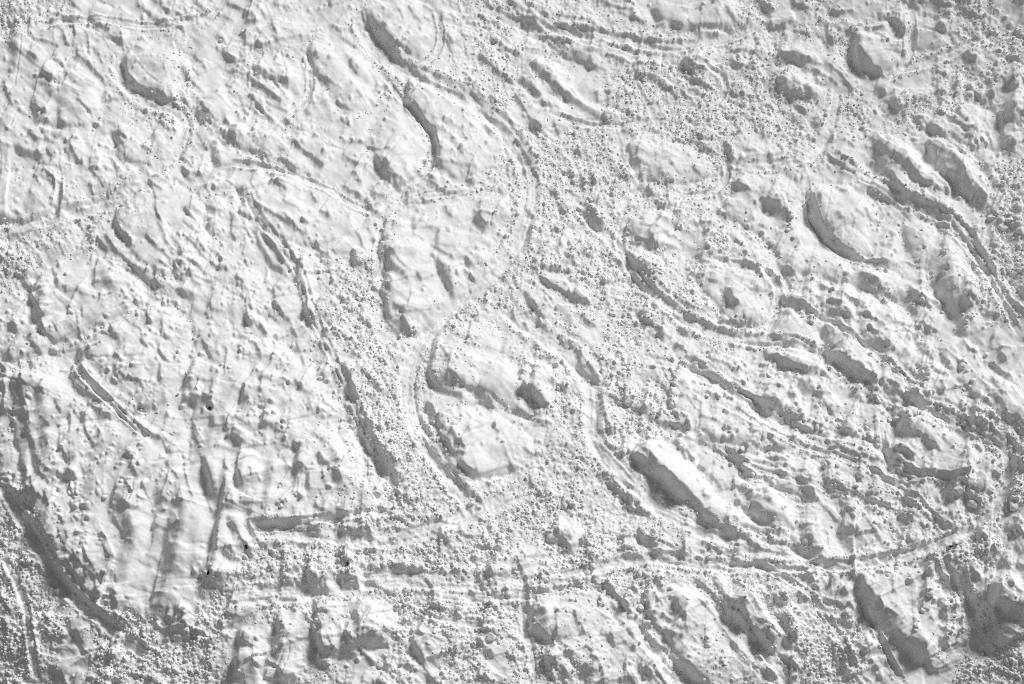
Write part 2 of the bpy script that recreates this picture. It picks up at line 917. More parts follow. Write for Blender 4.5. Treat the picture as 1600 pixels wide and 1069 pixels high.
D7 655 150 690 180
D7 400 210 440 220
D6 420 255 460 270
D6 480 325 550 355
D6 520 270 540 340
D7 810 140 880 160 910 205 970 245
D8 900 30 900 90 940 140
D4 850 240 880 320 900 380
D7 840 380 890 420 920 480 960 530
D6 960 530 1010 570 1069 630
D6 710 440 770 480 840 510 880 545
D4 330 350 420 360 500 380 580 400
D3 580 410 690 430
D4 300 360 420 430 500 460 590 500 660 530
D4 480 460 560 500 640 545 720 580
S9 330 360 450 420
D7 670 500 740 520
D8 720 520 780 550
D5 720 570 830 590
D9 690 600 740 640
D7 770 600 850 630 930 680
D10 265 560 320 590 390 630 440 660 510 690
D7 270 540 330 570
D9 990 740 1030 800 1069 830
D6 920 600 990 640 1040 730
D5 195 670 210 740 260 790
S12 210 780 280 830 370 850
D4 230 690 320 720 360 750
D4 420 850 540 860 730 855
D4 0 720 80 745 190 770
D3 100 800 200 850 330 890 500 905
S8 270 480 300 500
D8 250 500 310 500
D8 15 850 65 860
D5 0 950 100 970 170 970
D4 80 980 160 1010 240 1030
S10 310 960 350 1010 380 1040
D9 610 950 680 970
D9 690 960 750 960
D10 710 1000 790 1030
D10 970 1020 1030 1030
S8 560 950 620 990
D6 870 850 910 870
D5 740 680 790 710
D6 200 670 230 660
D2 780 620 860 660 920 740
B4 930 780 910 900 870 950
D5 90 1060 150 1069
D7 360 480 370 500
D6 130 630 160 630
@ 0 801
D6 130 10 200 50 260 110 290 170 330 220 360 290 370 350 420 430 490 510 560 570 600 600
S12 180 60 250 160 310 280 380 420 450 500
D10 590 630 620 640
D5 610 560 605 610 630 640
D5 640 630 720 655 800 710
S8 640 660 700 690 780 740
D4 780 770 840 830 910 885
D3 560 690 680 750 780 820 870 900
D2 290 180 360 190
D4 540 180 535 250 555 320 600 375
D4 610 400 640 450 670 465
D4 640 150 690 210
D3 410 260 480 320 560 390 610 440
D4 470 410 490 450
D3 430 320 460 370
D4 600 480 610 560
D4 700 490 730 570 740 600
D5 700 310 740 290
D3 955 70 970 100 950 190 910 270
D4 960 520 980 400 1000 300 1060 180
S5 940 600 960 500
D5 970 690 980 740 1069 740
D3 810 705 910 690
B6 860 300 800 450 740 620
D7 160 780 180 880 240 860
S8 160 640 160 780
D5 0 500 20 560 70 640
S9 120 240 110 330
D4 220 980 240 880
D8 680 920 740 930
D5 400 1040 450 980 540 920
S9 460 760 500 840 520 900
D7 600 900 640 820
D6 920 1030 950 990
S7 240 700 290 640
D3 430 660 440 760
D2 110 900 200 960
D2 110 940 200 1010
D2 100 980 210 1060
D3 720 50 740 100 790 180
D3 980 20 960 90
@ 267 801
D3 310 20 290 110 260 200 240 300 220 360
D5 480 70 500 120 530 170
D3 490 65 570 85 660 130
D3 590 80 700 85 800 110 920 155
D3 790 100 900 70 1069 20
S8 860 100 930 150
D4 750 190 850 210 920 190
D6 370 80 420 150 460 230 500 285
D6 370 230 400 300 440 320
D4 330 270 390 305
S7 270 190 280 260
D8 240 390 250 440
S9 220 400 230 460
D4 210 380 190 460
D4 700 430 800 430 910 400
D4 820 300 950 335
S6 740 390 840 350
D3 680 420 700 380
D3 870 420 1000 395 1069 410
D3 1000 390 1069 380
S8 840 430 960 460
D4 800 470 930 465
S7 860 500 1010 500
D4 450 420 390 490 370 570 340 650
S6 360 540 330 640
D2 390 580 500 560 650 530
D5 0 800 130 795
D3 0 740 80 730 150 680
D3 150 680 230 710 290 770
S7 300 700 320 740
D6 60 700 90 640
D6 0 730 30 660 60 590
D9 390 900 400 980 390 1030 450 1030
D3 400 1000 430 920 420 840
D6 410 800 440 740
D8 590 940 620 960 660 980
D8 660 980 680 1020 700 1060
D6 590 970 580 1040
D8 610 780 630 850 650 890
D8 670 700 680 750 730 740
D9 830 640 860 700 890 770 900 830
D7 900 880 930 950 980 980
S8 910 780 920 880
D5 745 600 780 640
D7 890 560 910 640
D3 910 650 1010 640
L1 750 830 730 930 700 1030
D2 450 830 500 840
D5 520 970 560 970
D4 990 540 1069 520
D4 310 435 335 440
D3 10 110 70 80
D4 970 770 960 850 900 830
D4 680 550 800 560
S5 600 560 640 600
@ 534 801
D4 0 70 60 80
D4 70 50 110 70
D3 0 155 100 155 200 165
S7 100 150 190 160
D4 230 190 240 210
D7 20 320 50 320
D2 100 345 200 335 300 330 420 355 540 375
D4 40 350 30 410
D4 0 410 60 430 120 430
D3 150 430 250 480 340 530
D3 0 440 50 450 110 470
D4 0 510 60 510 130 490
S8 0 480 120 480
D9 30 680 20 780 30 850 50 880
S8 60 640 100 720
D4 180 580 140 680 110 760
D6 110 840 180 835 260 800 320 740
D4 20 910 100 895
D3 130 800 150 740
D7 210 1060 260 1000 310 940
S8 220 970 240 950
D8 510 640 480 710 460 760
D9 430 810 450 870 500 920 510 950
D5 360 970 370 940 400 900
D3 440 970 360 975
D2 570 590 640 630 720 660
D2 560 650 660 680 760 690
D4 710 620 720 660
D3 770 690 850 710 960 700
D8 870 750 930 760 960 790
D5 830 790 870 830
D9 910 300 910 370 930 430
S7 940 270 950 330
D3 830 300 890 290
D4 840 380 880 480
D3 820 550 900 570
D3 1010 570 1069 545
D5 610 90 615 200
D5 550 600 570 500
D2 570 250 680 240 800 230 920 210
D3 740 160 900 160
D2 830 20 930 110
D4 570 770 600 780
S8 900 860 920 920
D6 840 1030 860 970
D6 600 1040 570 1060
D5 1020 430 1010 500
D2 490 950 600 920 740 890
@ 801 801
D9 210 150 250 175 300 175
D4 300 170 330 200 360 240
D3 260 120 280 160
D5 410 180 430 200
D8 450 370 510 375
D7 470 290 530 320
D7 60 400 75 460 90 510
D5 10 290 30 330
D4 30 350 70 380
D2 170 440 300 435 420 440 500 410 590 400
D2 240 480 420 460 560 430
D4 670 265 820 285
D4 680 235 770 240
D3 870 265 960 265 1069 268
D4 890 275 960 310 1069 340
S8 760 110 830 200 900 250
D6 800 10 870 20
D7 770 390 840 430
D6 590 460 630 520 680 570 720 610
D7 670 580 720 610
D8 720 640 780 670
D6 560 470 620 510
D7 530 560 550 570
D7 790 570 840 605
D4 870 520 900 580
S9 800 730 850 740
D9 860 810 900 850 970 895
D6 960 770 1000 800 1069 810
D3 980 900 1020 940 1069 960
D7 990 560 1030 640 1060 680
S7 880 440 920 500
D4 990 740 1020 650
D5 740 430 750 470
D9 110 590 100 680 110 740 190 790
D5 190 790 250 840
D3 140 700 180 760 220 790
D9 190 930 220 1000 250 1069
S9 190 890 220 960
D5 160 500 230 510
D2 240 850 330 890 400 960
S7 430 980 490 1020
D3 380 640 390 700 420 790
D4 260 600 265 800
D3 500 900 490 1000
D3 560 1000 555 1060
D3 700 900 690 1050
D3 570 690 540 770
D4 600 760 630 850
S7 590 560 680 700 760 800
D5 780 960 800 1000
D6 820 1020 850 1040
D4 740 850 760 870
S5 830 650 880 700
D4 920 650 990 700
D4 930 990 1040 1060
S8 1000 960 1060 1000
@ 1068 801
D6 395 5 440 30 500 60 550 110 610 130
D6 120 10 160 60 210 100 290 105
D4 0 90 100 110 250 140 340 150
S8 260 140 330 150
D4 340 150 440 210 500 250 600 270 660 270
S10 280 240 350 250 450 220
D2 110 190 300 290 420 325 500 330
D2 500 350 600 355 760 360
D3 500 380 600 400 700 405 800 405 890 385
D2 200 340 340 370
D4 760 325 790 360
D5 740 200 830 210
D4 735 250 810 250
S9 840 240 820 300
D6 820 330 900 310
D2 840 345 960 320 1069 310
D9 985 120 1060 130
D5 970 60 990 40
D5 65 420 110 465 160 515
D7 160 520 200 560 250 600
D4 250 600 310 650 380 730
S8 200 590 290 680 370 740
D6 300 430 350 480 370 500
D4 380 530 430 600 470 650
D4 470 680 520 750 600 815
D9 440 760 490 840 530 880 570 900
S9 470 790 530 850
D7 600 780 640 850 700 890
D8 690 890 740 930
S9 610 820 660 850
D6 530 510 580 570 640 610
D6 600 540 630 580
D6 530 640 590 680 650 720
D5 590 690 650 770 700 820
D3 510 520 520 590
D6 650 950 720 1020
D7 660 1060 710 1060
S8 300 660 380 690
S9 320 580 360 640
D3 80 560 180 650 250 750 330 860 440 970 540 1060
S9 240 640 330 720 420 830
D6 0 270 60 270
D8 0 325 60 320
D5 700 530 770 570 850 590
D5 790 470 840 525
D3 840 430 890 490
D3 900 390 910 520
D7 970 500 1010 540
D7 870 560 940 580 1000 610
S6 740 420 800 450
D7 860 650 900 680 960 680 1060 730
D4 1010 570 1060 630
D6 990 650 1050 675
D8 1050 430 1069 430
D4 910 820 940 900 960 980
D9 970 900 1000 980 1030 1050
S9 990 890 1060 960
D5 990 880 1010 860
D6 130 850 170 850
D5 0 960 50 1000 100 1060
S10 0 1000 60 1060
D6 740 160 780 190
D2 660 170 690 110 710 40
D3 220 950 250 960
D5 500 1000 580 1060
D5 600 910 640 960
D4 0 750 40 750
@ 1333 801
D8 10 400 40 480 60 520
D10 60 590 90 660 150 670 200 650
D5 110 570 160 620 220 660 260 690
S10 60 520 110 600
D10 310 850 370 880 420 930 450 930
D4 340 815 390 860 450 910
S9 230 780 300 830
D9 435 525 485 530
D5 410 630 470 640
D5 185 405 225 410
D5 255 365 280 370
D5 325 420 350 455
D6 360 770 390 770
D6 545 600 570 660 580 690
D7 560 700 560 800 570 850
D4 530 780 550 820 490 900
S6 520 540 540 620
D2 490 850 520 870 530 830
D6 460 930 490 1000
D4 100 740 160 800 210 880 250 950 300 1010
D3 20 720 60 790 90 900
S8 0 830 60 920
D4 120 960 150 990
D6 560 300 600 370 640 420 690 480 750 500
S8 620 400 680 460
D5 500 320 560 410 620 470
D8 700 500 760 570 790 640 830 720
S12 730 520 820 650 880 780 930 860
D10 880 430 860 530 840 590
D10 840 600 900 620 960 640 1000 630
D6 980 630 1030 650 1060 680
D10 1030 710 1069 770
D7 710 380 780 430
S12 750 290 840 300
D10 830 230 880 290 930 270
D8 760 160 820 200
D7 990 110 1035 130
D5 940 110 960 50 1000 10
S9 900 330 980 370
D6 1010 340 1069 370
D2 570 245 640 225 700 195
D3 0 310 140 280 300 250 430 225
D3 0 350 160 325
D5 330 190 390 205
D3 400 60 460 130
D3 330 10 410 45
S8 280 20 350 70
D5 450 40 570 20
S9 500 60 600 100
D5 465 290 510 330
S8 60 20 0 60
D4 20 150 140 120
D5 450 380 480 400
D2 650 620 660 750
B3 560 840 500 910
S12 800 760 860 880
D6 740 660 780 740
D6 700 120 770 90
D6 640 130 700 110
@ 0 535 1.676
W16 440 520 420 640 400 720
W14 545 350 560 440
W16 790 270 770 340 780 400
W14 870 300 880 400
W12 700 300 690 440
W14 100 130 110 260 130 370
W12 200 60 220 130
W14 940 190 970 270 1030 350
W14 480 430 450 560 430 640
W10 590 380 560 540 540 640
X14 480 220 490 290
X14 400 430 340 640
X12 620 420 640 480
X14 870 230 900 330
X16 640 60 600 200
W12 720 720 720 820
W12 820 740 850 850
W12 920 680 920 790
@ 0 0 1.676
W10 100 220 200 310
W12 40 60 20 200
W12 90 730 110 830
W14 250 720 300 780
W12 620 480 660 560
W10 680 600 740 700
W12 300 340 310 390
W10 1000 700 1070 760
W10 1140 690 1190 780
X12 830 130 960 250
X10 900 120 980 220
@ 800 0 1.676
W16 760 480 790 580 850 650
X16 900 600 930 560
W14 940 370 1000 500 1060 530
W14 1090 360 1160 480 1250 560
X14 1000 390 1090 470
X12 870 420 970 490
W16 1110 680 1130 760 1180 810
W16 1290 200 1280 340
W20 1300 700 1341 790
W10 890 100 900 170 960 200
@ 800 535 1.676
W16 890 620 930 720 1000 770
X16 990 660 1040 740
W16 1030 790 1090 840
W22 1150 580 1250 700 1300 830
W20 1250 640 1330 740
W14 640 150 760 230
W14 670 50 760 90
X14 740 60 820 110
W12 330 310 450 430 520 490
W14 600 420 690 490
X12 650 370 730 470
W14 980 290 1060 330
W14 1000 220 1100 280
W14 560 640 680 800
W14 700 740 760 830
X12 600 640 690 760
W14 60 680 90 780
W14 80 830 140 890
W14 880 480 900 520
W12 790 570 830 560
W16 380 640 440 720
@ 150 700 4.792
X14 600 0 640 200 690 420
W10 790 80 840 250 880 400
W20 600 330 560 550 500 880
X18 740 480 800 620 780 850
W8 960 250 900 620 850 850
X10 1010 120 1040 500 1180 800
W10 1070 150 1080 400
W14 150 350 230 600 250 800
X14 380 300 330 600 300 850
W12 480 250 440 550 400 700
X10 950 560 1000 750 1020 830
'''

# broken or smooth snow, one letter for every 50 pixel square of the photograph:
# s smooth, l few soft lumps, m many soft lumps, g fine rubble, G coarse rubble
TEXTURE = '''
GglslmmsmllgllgGgggglslGlGlmlgGl
llmmlglmmmlglsgGlglgGgggglGlslgG
lmlmlGsmmmssGlgGgllGGGgGGlllsgGl
llslgGlmmsmlllgGllsGgGGGGgGmGGmm
llmmlgmmmmllsmmgGGGlGGGlGgmlmlml
llmmlmmsllsllmmgGGGGGgGllmlllmmG
llgggsmmsllglllgGGGGgGmmmssgmlmG
gggmlmmmlmllgslgGgGgllGmmsgllgmG
GmslmmmmsmgGsllgGGGGGgGmsmlmlgGG
mlslmmlmmlGGssgGlmGGGGlgmmmlmlGg
mlmllmlmmlGGlgGlgGlGglGllsmmmlll
lmlmmmlllllGGGGlggGGlggmmlmlmmls
mllmmllllmmGGslsGGlGGmmmmmsmmlml
llmmmsllmmGGGGlllggGGmlmmgGllmGG
lmlmlmsslsmGGGssggGgsllggglmmlgG
gmmlmlssllGGGgggGGgglslmmlggglgG
GgmllsslslgGGGgGGGGggllmgllgggGl
GgmlsslGGGGGgGGGlGGGggglglgmlGGl
GGmmslGgglggGGGGgGGGGlGGgmlslgll
GGlGGgGsGgGgGGgGggglmglGGgGlslGl
GglGGGGssgglglGlGgGgllGggGGlssGG
GglGGGGssgglglGlGgGgllGggGGlssGG
'''

# the ski tracks: width in pixels, depth in metres, then points in photo pixels
TRACKS = '''
18 .10 190 90 185 110 200 140 230 160 270 172 290 190 290 215 270 245 235 275 190 310 130 330 60 350 0 380
24 .12 560 20 575 60 600 90 640 115 690 140 740 160 790 200 825 260 830 310 815 370 790 410 740 455 690 490 650 550 635 590 640 650 670 700 720 770 745 800
14 .08 740 10 850 50 950 60 1050 80 1150 60 1200 30
16 .10 880 300 950 370 1000 440 1060 500 1130 530 1250 540 1340 590 1400 630 1500 660 1570 700 1580 750 1540 810 1480 850 1350 885 1250 890 1100 885 1000 870 900 900 830 915
14 .08 1000 560 1080 580 1150 620 1250 670 1350 690 1420 740
24 .12 790 480 850 530 900 560 930 620 920 680 960 730 1020 790 1090 830 1200 860 1300 880
14 .07 1380 115 1450 100 1540 60
14 .10 1300 250 1400 310 1500 345 1540 420 1570 470
12 .08 985 330 965 370 975 410 1010 450 1060 490
12 .08 1090 410 1170 420 1215 440 1215 490 1190 530
18 .12 0 750 40 820 80 890 130 950 200 1000 240 1030
24 .10 380 830 450 830 550 845 650 840 750 800 830 760
26 .10 350 940 420 930 500 925 600 900 700 910 830 915
9 .05 590 440 590 380 600 330 650 310 720 300 780 280
20 .10 570 680 590 720 620 760
14 .07 1310 120 1300 200 1270 250 1220 260 1150 265
16 .08 940 920 1000 990 1050 1069
16 .08 1110 920 1180 1000 1230 1069
12 .07 840 1069 815 950 825 900
14 .08 800 0 860 45 960 85 1060 100
14 .07 980 230 1000 290 960 330
20 .08 1475 870 1520 950 1530 1040
9 .10 1130 250 1140 275 1120 300 1080 310 1030 300
8 .10 1075 105 1130 118 1136 145 1110 170
9 .10 1422 20 1428 60 1420 95 1400 120 1375 130
9 .09 50 45 130 30 230 45 330 30 350 0
10 .12 485 105 488 150 465 172 440 200
9 .11 684 30 692 60 682 95 640 112
10 .11 672 195 682 240 667 275 620 300 590 332
9 .10 350 258 420 262 500 290 570 332 600 320
12 .06 380 290 400 340 450 400 472 430 484 480 520 560 560 640 582 690
10 .13 118 560 130 592 180 640 240 692
9 .12 90 262 98 300 85 338
10 .12 1258 280 1266 332 1290 382 1340 412 1400 422
10 .12 1480 350 1530 410 1560 470 1592 520
9 .10 1240 480 1350 540 1450 632
9 .10 1378 690 1390 722 1440 748 1530 750
9 .09 1180 880 1250 920 1300 970 1340 1055
8 .11 1342 935 1380 1012 1412 1069
10 .10 1482 890 1504 940 1494 1000 1452 1042
12 .08 940 850 1000 842 1060 870
14 .08 660 932 740 937 830 930
12 .07 680 972 770 978
12 .10 0 860 40 930 60 1069
10 .09 390 832 470 818 560 808 640 800
8 .10 600 120 640 170 680 215
8 .09 1140 640 1220 690 1330 720 1420 770 1480 830
8 .08 1100 700 1200 745 1300 765 1400 800
8 .09 860 180 900 195 960 200 1010 190
'''

# raised islands of untouched snow between the tracks: outlines in photo pixels
ISLANDS = '''
1335 60 1330 85 1340 105 1365 118 1390 112 1410 95 1417 70 1400 50 1370 42 1345 48
195 95 197 120 212 140 235 148 262 157 285 150 300 120 285 85 260 65 225 65 205 78
570 20 590 55 620 80 645 95 668 85 683 65 680 35 660 10 620 -10 580 -10
490 60 500 50 530 40 560 80 595 110 590 150 570 175 545 180 520 150 500 120 485 90
580 215 590 190 610 165 640 170 662 200 668 235 655 270 625 290 595 270 580 245
635 155 640 120 660 125 700 148 740 165 770 200 790 240 775 265 730 280 690 270 680 220 655 185
600 390 600 365 625 340 660 320 720 310 775 305 800 320 790 370 765 400 735 435 700 480 660 520 630 525 612 505 605 470 600 440 608 420
670 560 680 535 710 515 750 505 780 520 775 550 800 570 830 580 860 600 850 640 830 655 800 640 760 620 720 600 690 610 668 590
680 640 720 640 770 645 810 670 830 700 810 730 745 748 720 735 700 700 680 665
468 400 480 395 487 430 490 480 485 500 475 480 467 440
370 330 400 300 440 270 500 285 540 310 570 330 560 355 520 380 480 385 430 370 400 350
20 590 60 560 110 560 190 620 240 680 290 700 310 650 290 590 330 540 400 530 480 560 530 640 560 700 600 760 605 790 540 805 480 815 390 825 385 870 340 930 300 970 200 965 150 940 100 880 60 820 40 740 20 660
120 570 130 550 180 500 240 480 300 500 290 590 250 640 200 640 150 610
50 440 100 400 150 400 200 430 240 470 170 500 100 540 70 530 50 490
180 340 200 310 250 290 300 300 330 340 330 400 300 440 250 430 215 400 190 375
-60 280 60 260 95 280 95 320 60 345 -60 360
45 160 80 140 140 130 160 170 150 200 110 200 60 190
100 90 130 80 160 120 150 140 110 130
300 160 330 140 365 145 370 170 350 200 320 195
360 210 370 195 400 170 440 200 460 235 420 240 380 235
390 110 430 130 470 155 480 120 455 95 420 90
1270 300 1300 290 1350 310 1375 340 1370 390 1340 405 1300 395 1280 365 1265 330
1370 405 1390 375 1400 360 1410 400 1395 420
1150 290 1170 275 1230 280 1260 320 1300 400 1380 430 1450 450 1480 480 1400 470 1300 440 1230 430 1210 390 1160 350 1120 330
1410 340 1470 350 1510 390 1520 450 1520 480 1490 495 1465 460 1460 420 1420 400
1280 510 1310 500 1340 530 1370 590 1340 595 1300 560
1195 555 1240 548 1280 560 1300 590 1270 590 1220 575
1230 450 1300 450 1380 460 1440 520 1420 570 1350 540 1280 490 1220 480
1050 600 1060 575 1090 580 1150 620 1230 670 1270 690 1190 710 1130 690 1080 680 1050 650
990 700 1010 685 1060 710 1110 760 1140 800 1230 830 1220 840 1120 825 1080 790 1020 740
1155 770 1200 760 1260 800 1230 835 1190 810
1130 690 1200 715 1280 720 1290 790 1240 770 1160 740
1390 650 1430 640 1500 670 1540 710 1560 740 1540 780 1450 745 1400 740 1380 690
1310 815 1330 805 1380 810 1390 840 1340 860 1315 850
1340 900 1400 880 1450 900 1480 950 1475 1000 1445 1035 1400 1010 1360 970 1345 930
1540 910 1580 920 1620 930 1620 990 1575 970 1550 950
1510 95 1530 85 1545 100 1535 120 1510 110
1420 190 1460 170 1500 190 1540 220 1530 240 1480 220
1365 230 1380 210 1420 230 1460 270 1490 300 1480 310 1430 290 1390 255
1445 230 1470 215 1520 250 1545 300 1540 320 1490 290
1010 20 1040 -10 1150 -10 1170 20 1150 45 1090 50 1040 40
1190 30 1220 20 1250 30 1230 45 1195 45
1215 95 1230 70 1270 60 1285 80 1275 105 1240 100
1215 130 1235 115 1270 130 1290 150 1270 160 1235 155
1220 165 1245 160 1275 180 1265 200 1230 190
830 100 845 90 880 110 890 140 935 170 975 180 960 200 900 165 860 140
980 220 1010 210 1050 220 1100 240 1120 260 1090 290 1030 290 990 270
975 340 1010 330 1050 345 1060 380 1040 395 1000 385
1090 420 1140 400 1200 430 1210 480 1190 520 1140 500 1100 460
1130 460 1160 450 1195 480 1180 510 1145 490
840 430 870 425 910 450 935 480 915 480 870 460
830 580 845 560 870 580 865 630 845 640 825 610
900 560 910 545 935 570 940 600 915 590
830 950 850 930 940 920 980 950 1030 1010 1060 1085 930 1085 880 1010 835 990
1000 930 1030 910 1090 920 1140 970 1190 1030 1140 1080 1080 1060 1030 990
1100 900 1140 900 1200 960 1250 1030 1230 1040 1170 980
370 1000 380 980 420 970 425 1010 410 1060 370 1055
430 960 455 950 490 960 490 1020 450 1080 430 1040
490 960 520 940 580 930 620 960 615 1000 570 1010 540 1020 510 1030 495 1000
640 990 660 970 690 990 690 1020 655 1020
760 890 775 860 790 880 795 920 775 940
860 830 870 800 900 800 915 840 900 870 870 850
1430 40 1470 30 1490 60 1460 75 1425 70
1540 160 1560 150 1620 140 1620 200 1570 190
1460 540 1500 520 1560 590 1620 650 1620 690 1540 640 1480 590
140 20 160 5 190 20 170 45 145 40
330 300 360 320 350 380 320 360
180 235 215 190 235 200 240 240 200 255
240 205 270 200 285 215 265 245 240 250
'''

SUN2 = np.array([math.sin(SUN_AZ), -math.cos(SUN_AZ)])      # towards the sun, in photo pixels (v runs down)
CELL = 1.5

def grow(start, sign, n, step, rate):
    out = []; x = start
    for i in range(n):
        step *= rate; x += sign * step; out.append(x)
    return out
MARG = 60
def axis(n_px):
    core = list(np.arange(-MARG, n_px + MARG + 0.01, CELL))
    lo = grow(core[0], -1, 46, CELL, 1.085)[::-1]
    hi = grow(core[-1], 1, 46, CELL, 1.085)
    return np.array(lo + core + hi)
AU, AV = axis(W), axis(H)
NU, NV = len(AU), len(AV)
U, V = np.meshgrid(AU, AV)
U = U.astype(np.float32); V = V.astype(np.float32)
SH = U.shape

def vnoise(u, v, wl, seed, an=(1.0, 1.0), rot=0.0):
    """smooth gradient noise, about -1..1"""
    if an[0] == an[1]: rot += 0.57
    c, s = math.cos(rot), math.sin(rot)
    x = (u * c + v * s) / (wl * an[0]) + 1000.37; y = (-u * s + v * c) / (wl * an[1]) + 1000.71
    N = 256
    G = np.random.default_rng(seed).uniform(0, 2 * math.pi, (N, N)).astype(np.float32)
    GX, GY = np.cos(G), np.sin(G)
    xi = np.floor(x).astype(np.int32); yi = np.floor(y).astype(np.int32)
    fx = (x - xi).astype(np.float32); fy = (y - yi).astype(np.float32)
    wx = fx * fx * fx * (fx * (fx * 6 - 15) + 10); wy = fy * fy * fy * (fy * (fy * 6 - 15) + 10)
    x0 = xi % N; x1 = (xi + 1) % N; y0 = yi % N; y1 = (yi + 1) % N
    a = GX[y0, x0] * fx + GY[y0, x0] * fy; b = GX[y0, x1] * (fx - 1) + GY[y0, x1] * fy
    c_ = GX[y1, x0] * fx + GY[y1, x0] * (fy - 1); d = GX[y1, x1] * (fx - 1) + GY[y1, x1] * (fy - 1)
    return 1.5 * ((a + (b - a) * wx) * (1 - wy) + (c_ + (d - c_) * wx) * wy)

def fbm(u, v, wl, seed, octs=3, gain=0.5, an=(1.0, 1.0), rot=0.0):
    out = 0; a = 1.0; t = 0
    for i in range(octs):
        out = out + a * vnoise(u, v, wl / (2 ** i) * (1 + .07 * i), seed + i * 17, an, rot + (0.9 * i if an[0] == an[1] else 0.12 * (-1) ** i * i)); t += a; a *= gain
    return out / t

def smooth(x): 
    x = np.clip(x, 0, 1); return x * x * (3 - 2 * x)

# ---- texture classes
rows = [r.replace(' ', 'l') for r in TEXTURE.strip().split('\n')]
rows = [(r + 'l' * 32)[:32] for r in rows]
CW = {'s': (0.0, 0.0, 0.0), 'l': (0.35, 0.0, 0.0), 'm': (1.0, 0.05, 0.0), 'g': (0.2, 0.8, 0.25), 'G': (0.3, 0.75, 1.0)}
TEX = np.array([[CW[c] for c in r] for r in rows], np.float32)          # rows, cols, (lump, fine, coarse)
def texture_at(u, v):
    u = np.abs(u); u = np.where(u > W, 2 * W - u, u); v = np.abs(v); v = np.where(v > H, 2 * H - v, v)
    x = np.clip(u / 50 - 0.5, 0, 30.999); y = np.clip(v / 50 - 0.5, 0, 20.999)
    xi = x.astype(int); yi = y.astype(int); fx = (x - xi)[..., None]; fy = (y - yi)[..., None]
    fx = fx * fx * (3 - 2 * fx); fy = fy * fy * (3 - 2 * fy)
    return (TEX[yi, xi] * (1 - fx) + TEX[yi, xi + 1] * fx) * (1 - fy) + (TEX[yi + 1, xi] * (1 - fx) + TEX[yi + 1, xi + 1] * fx) * fy
WU = fbm(U, V, 40, 301, 3) * 26; WV = fbm(U, V, 40, 351, 3) * 26
TX = texture_at(U + WU, V + WV)
LUMP, FINE, COARSE = TX[..., 0].copy(), TX[..., 1].copy(), TX[..., 2].copy()

# ---- helpers to paint into the height map
def iu(x): return np.searchsorted(AU, x)
def iv(y): return np.searchsorted(AV, y)
JU = (fbm(U, V, 16, 401, 2) * 1.6 + vnoise(U, V, 5, 403) * 0.8).astype(np.float32)
JV = (fbm(U, V, 16, 411, 2) * 1.6 + vnoise(U, V, 5, 413) * 0.8).astype(np.float32)
PU, PV = U + JU, V + JV                                                  # wobbly coordinates: ragged edges

def seg_field(pts, pad, pu, pv):
    """signed distance to a polyline in a window: (slice, t, along, total, past_end)"""
    pts = np.asarray(pts, np.float32)
    a0, a1 = iu(pts[:, 0].min() - pad), iu(pts[:, 0].max() + pad)
    b0, b1 = iv(pts[:, 1].min() - pad), iv(pts[:, 1].max() + pad)
    if a1 - a0 < 2 or b1 - b0 < 2: return None
    sl = (slice(b0, b1), slice(a0, a1))
    x, y = pu[sl], pv[sl]
    best = np.full(x.shape, 1e9, np.float32); t = np.zeros_like(best); al = np.zeros_like(best); pe = np.zeros_like(best); sb = np.zeros_like(best)
    acc = 0.0
    d = np.diff(pts, axis=0); L = np.hypot(d[:, 0], d[:, 1]) + 1e-6
    nrm = np.stack([-d[:, 1] / L, d[:, 0] / L], 1)
    sgn = 1.0 if (nrm * L[:, None]).sum(0) @ SUN2 >= 0 else -1.0
    for i in range(len(L)):
        rx, ry = x - pts[i, 0], y - pts[i, 1]
        s = (rx * d[i, 0] + ry * d[i, 1]) / L[i]
        sc = np.clip(s, 0, L[i])
        ex, ey = rx - d[i, 0] / L[i] * sc, ry - d[i, 1] / L[i] * sc
        dist = np.hypot(ex, ey)
        side = (rx * nrm[i, 0] + ry * nrm[i, 1]) * sgn
        m = (dist < best - 1e-3) | ((dist < best + 1e-3) & (np.abs(side) > sb))
        sb[m] = np.abs(side)[m]
        best[m] = dist[m]
        t[m] = (np.sign(side) * dist)[m]
        al[m] = (acc + sc)[m]
        over = np.abs(s - sc)
        if i > 0: over = np.where(s < 0, 0, over)
        if i < len(L) - 1: over = np.where(s > L[i], 0, over)
        pe[m] = over[m]
        acc += L[i]
    return sl, t, al, acc, pe, best

Z = np.zeros(SH, np.float32)
# large soft mounds and hollows, and mid-size unevenness
Z += 0.16 * fbm(U, V, 120, 21, 2)
Z += 0.11 * fbm(U, V, 40, 31, 3) 
ROTL = smooth((620 - U) / 160) * smooth((V - 480) / 140)                  # lower left: smears run down the slope
WX, WY = 9 * vnoise(U, V, 55, 61), 9 * vnoise(U, V, 55, 63)
WX = WX + 2.5 * vnoise(U, V, 14, 65, rot=.5); WY = WY + 2.5 * vnoise(U, V, 14, 67, rot=.9)
def folds(wl, seed, an, deg, sharp=1.0):
    n = fbm(U + WX, V + WY, wl, seed, 2, 0.45, an, math.radians(deg))
    return (1 - np.abs(n) * 1.6) * sharp
Z += 0.050 * folds(26, 41, (2.4, 0.8), 40) * (0.35 + LUMP) * (1 - ROTL)
Z += 0.025 * fbm(U + WX, V + WY, 15, 42, 3, an=(2.0, 0.9), rot=math.radians(35)) * (0.45 + LUMP) * (1 - ROTL)
Z += 0.05 * folds(34, 43, (4.2, 0.85), 110) * ROTL
Z += 0.015 * fbm(U + WX, V + WY, 18, 44, 3, an=(3.0, 0.9), rot=math.radians(104)) * ROTL
n9 = vnoise(U, V, 10, 47, rot=.6) + 0.5 * vnoise(U, V, 5.2, 49, rot=1.1)
Z += 0.06 * LUMP * np.maximum(0, n9 - 0.25) * smooth(0.6 + 1.2 * vnoise(U, V, 50, 53))

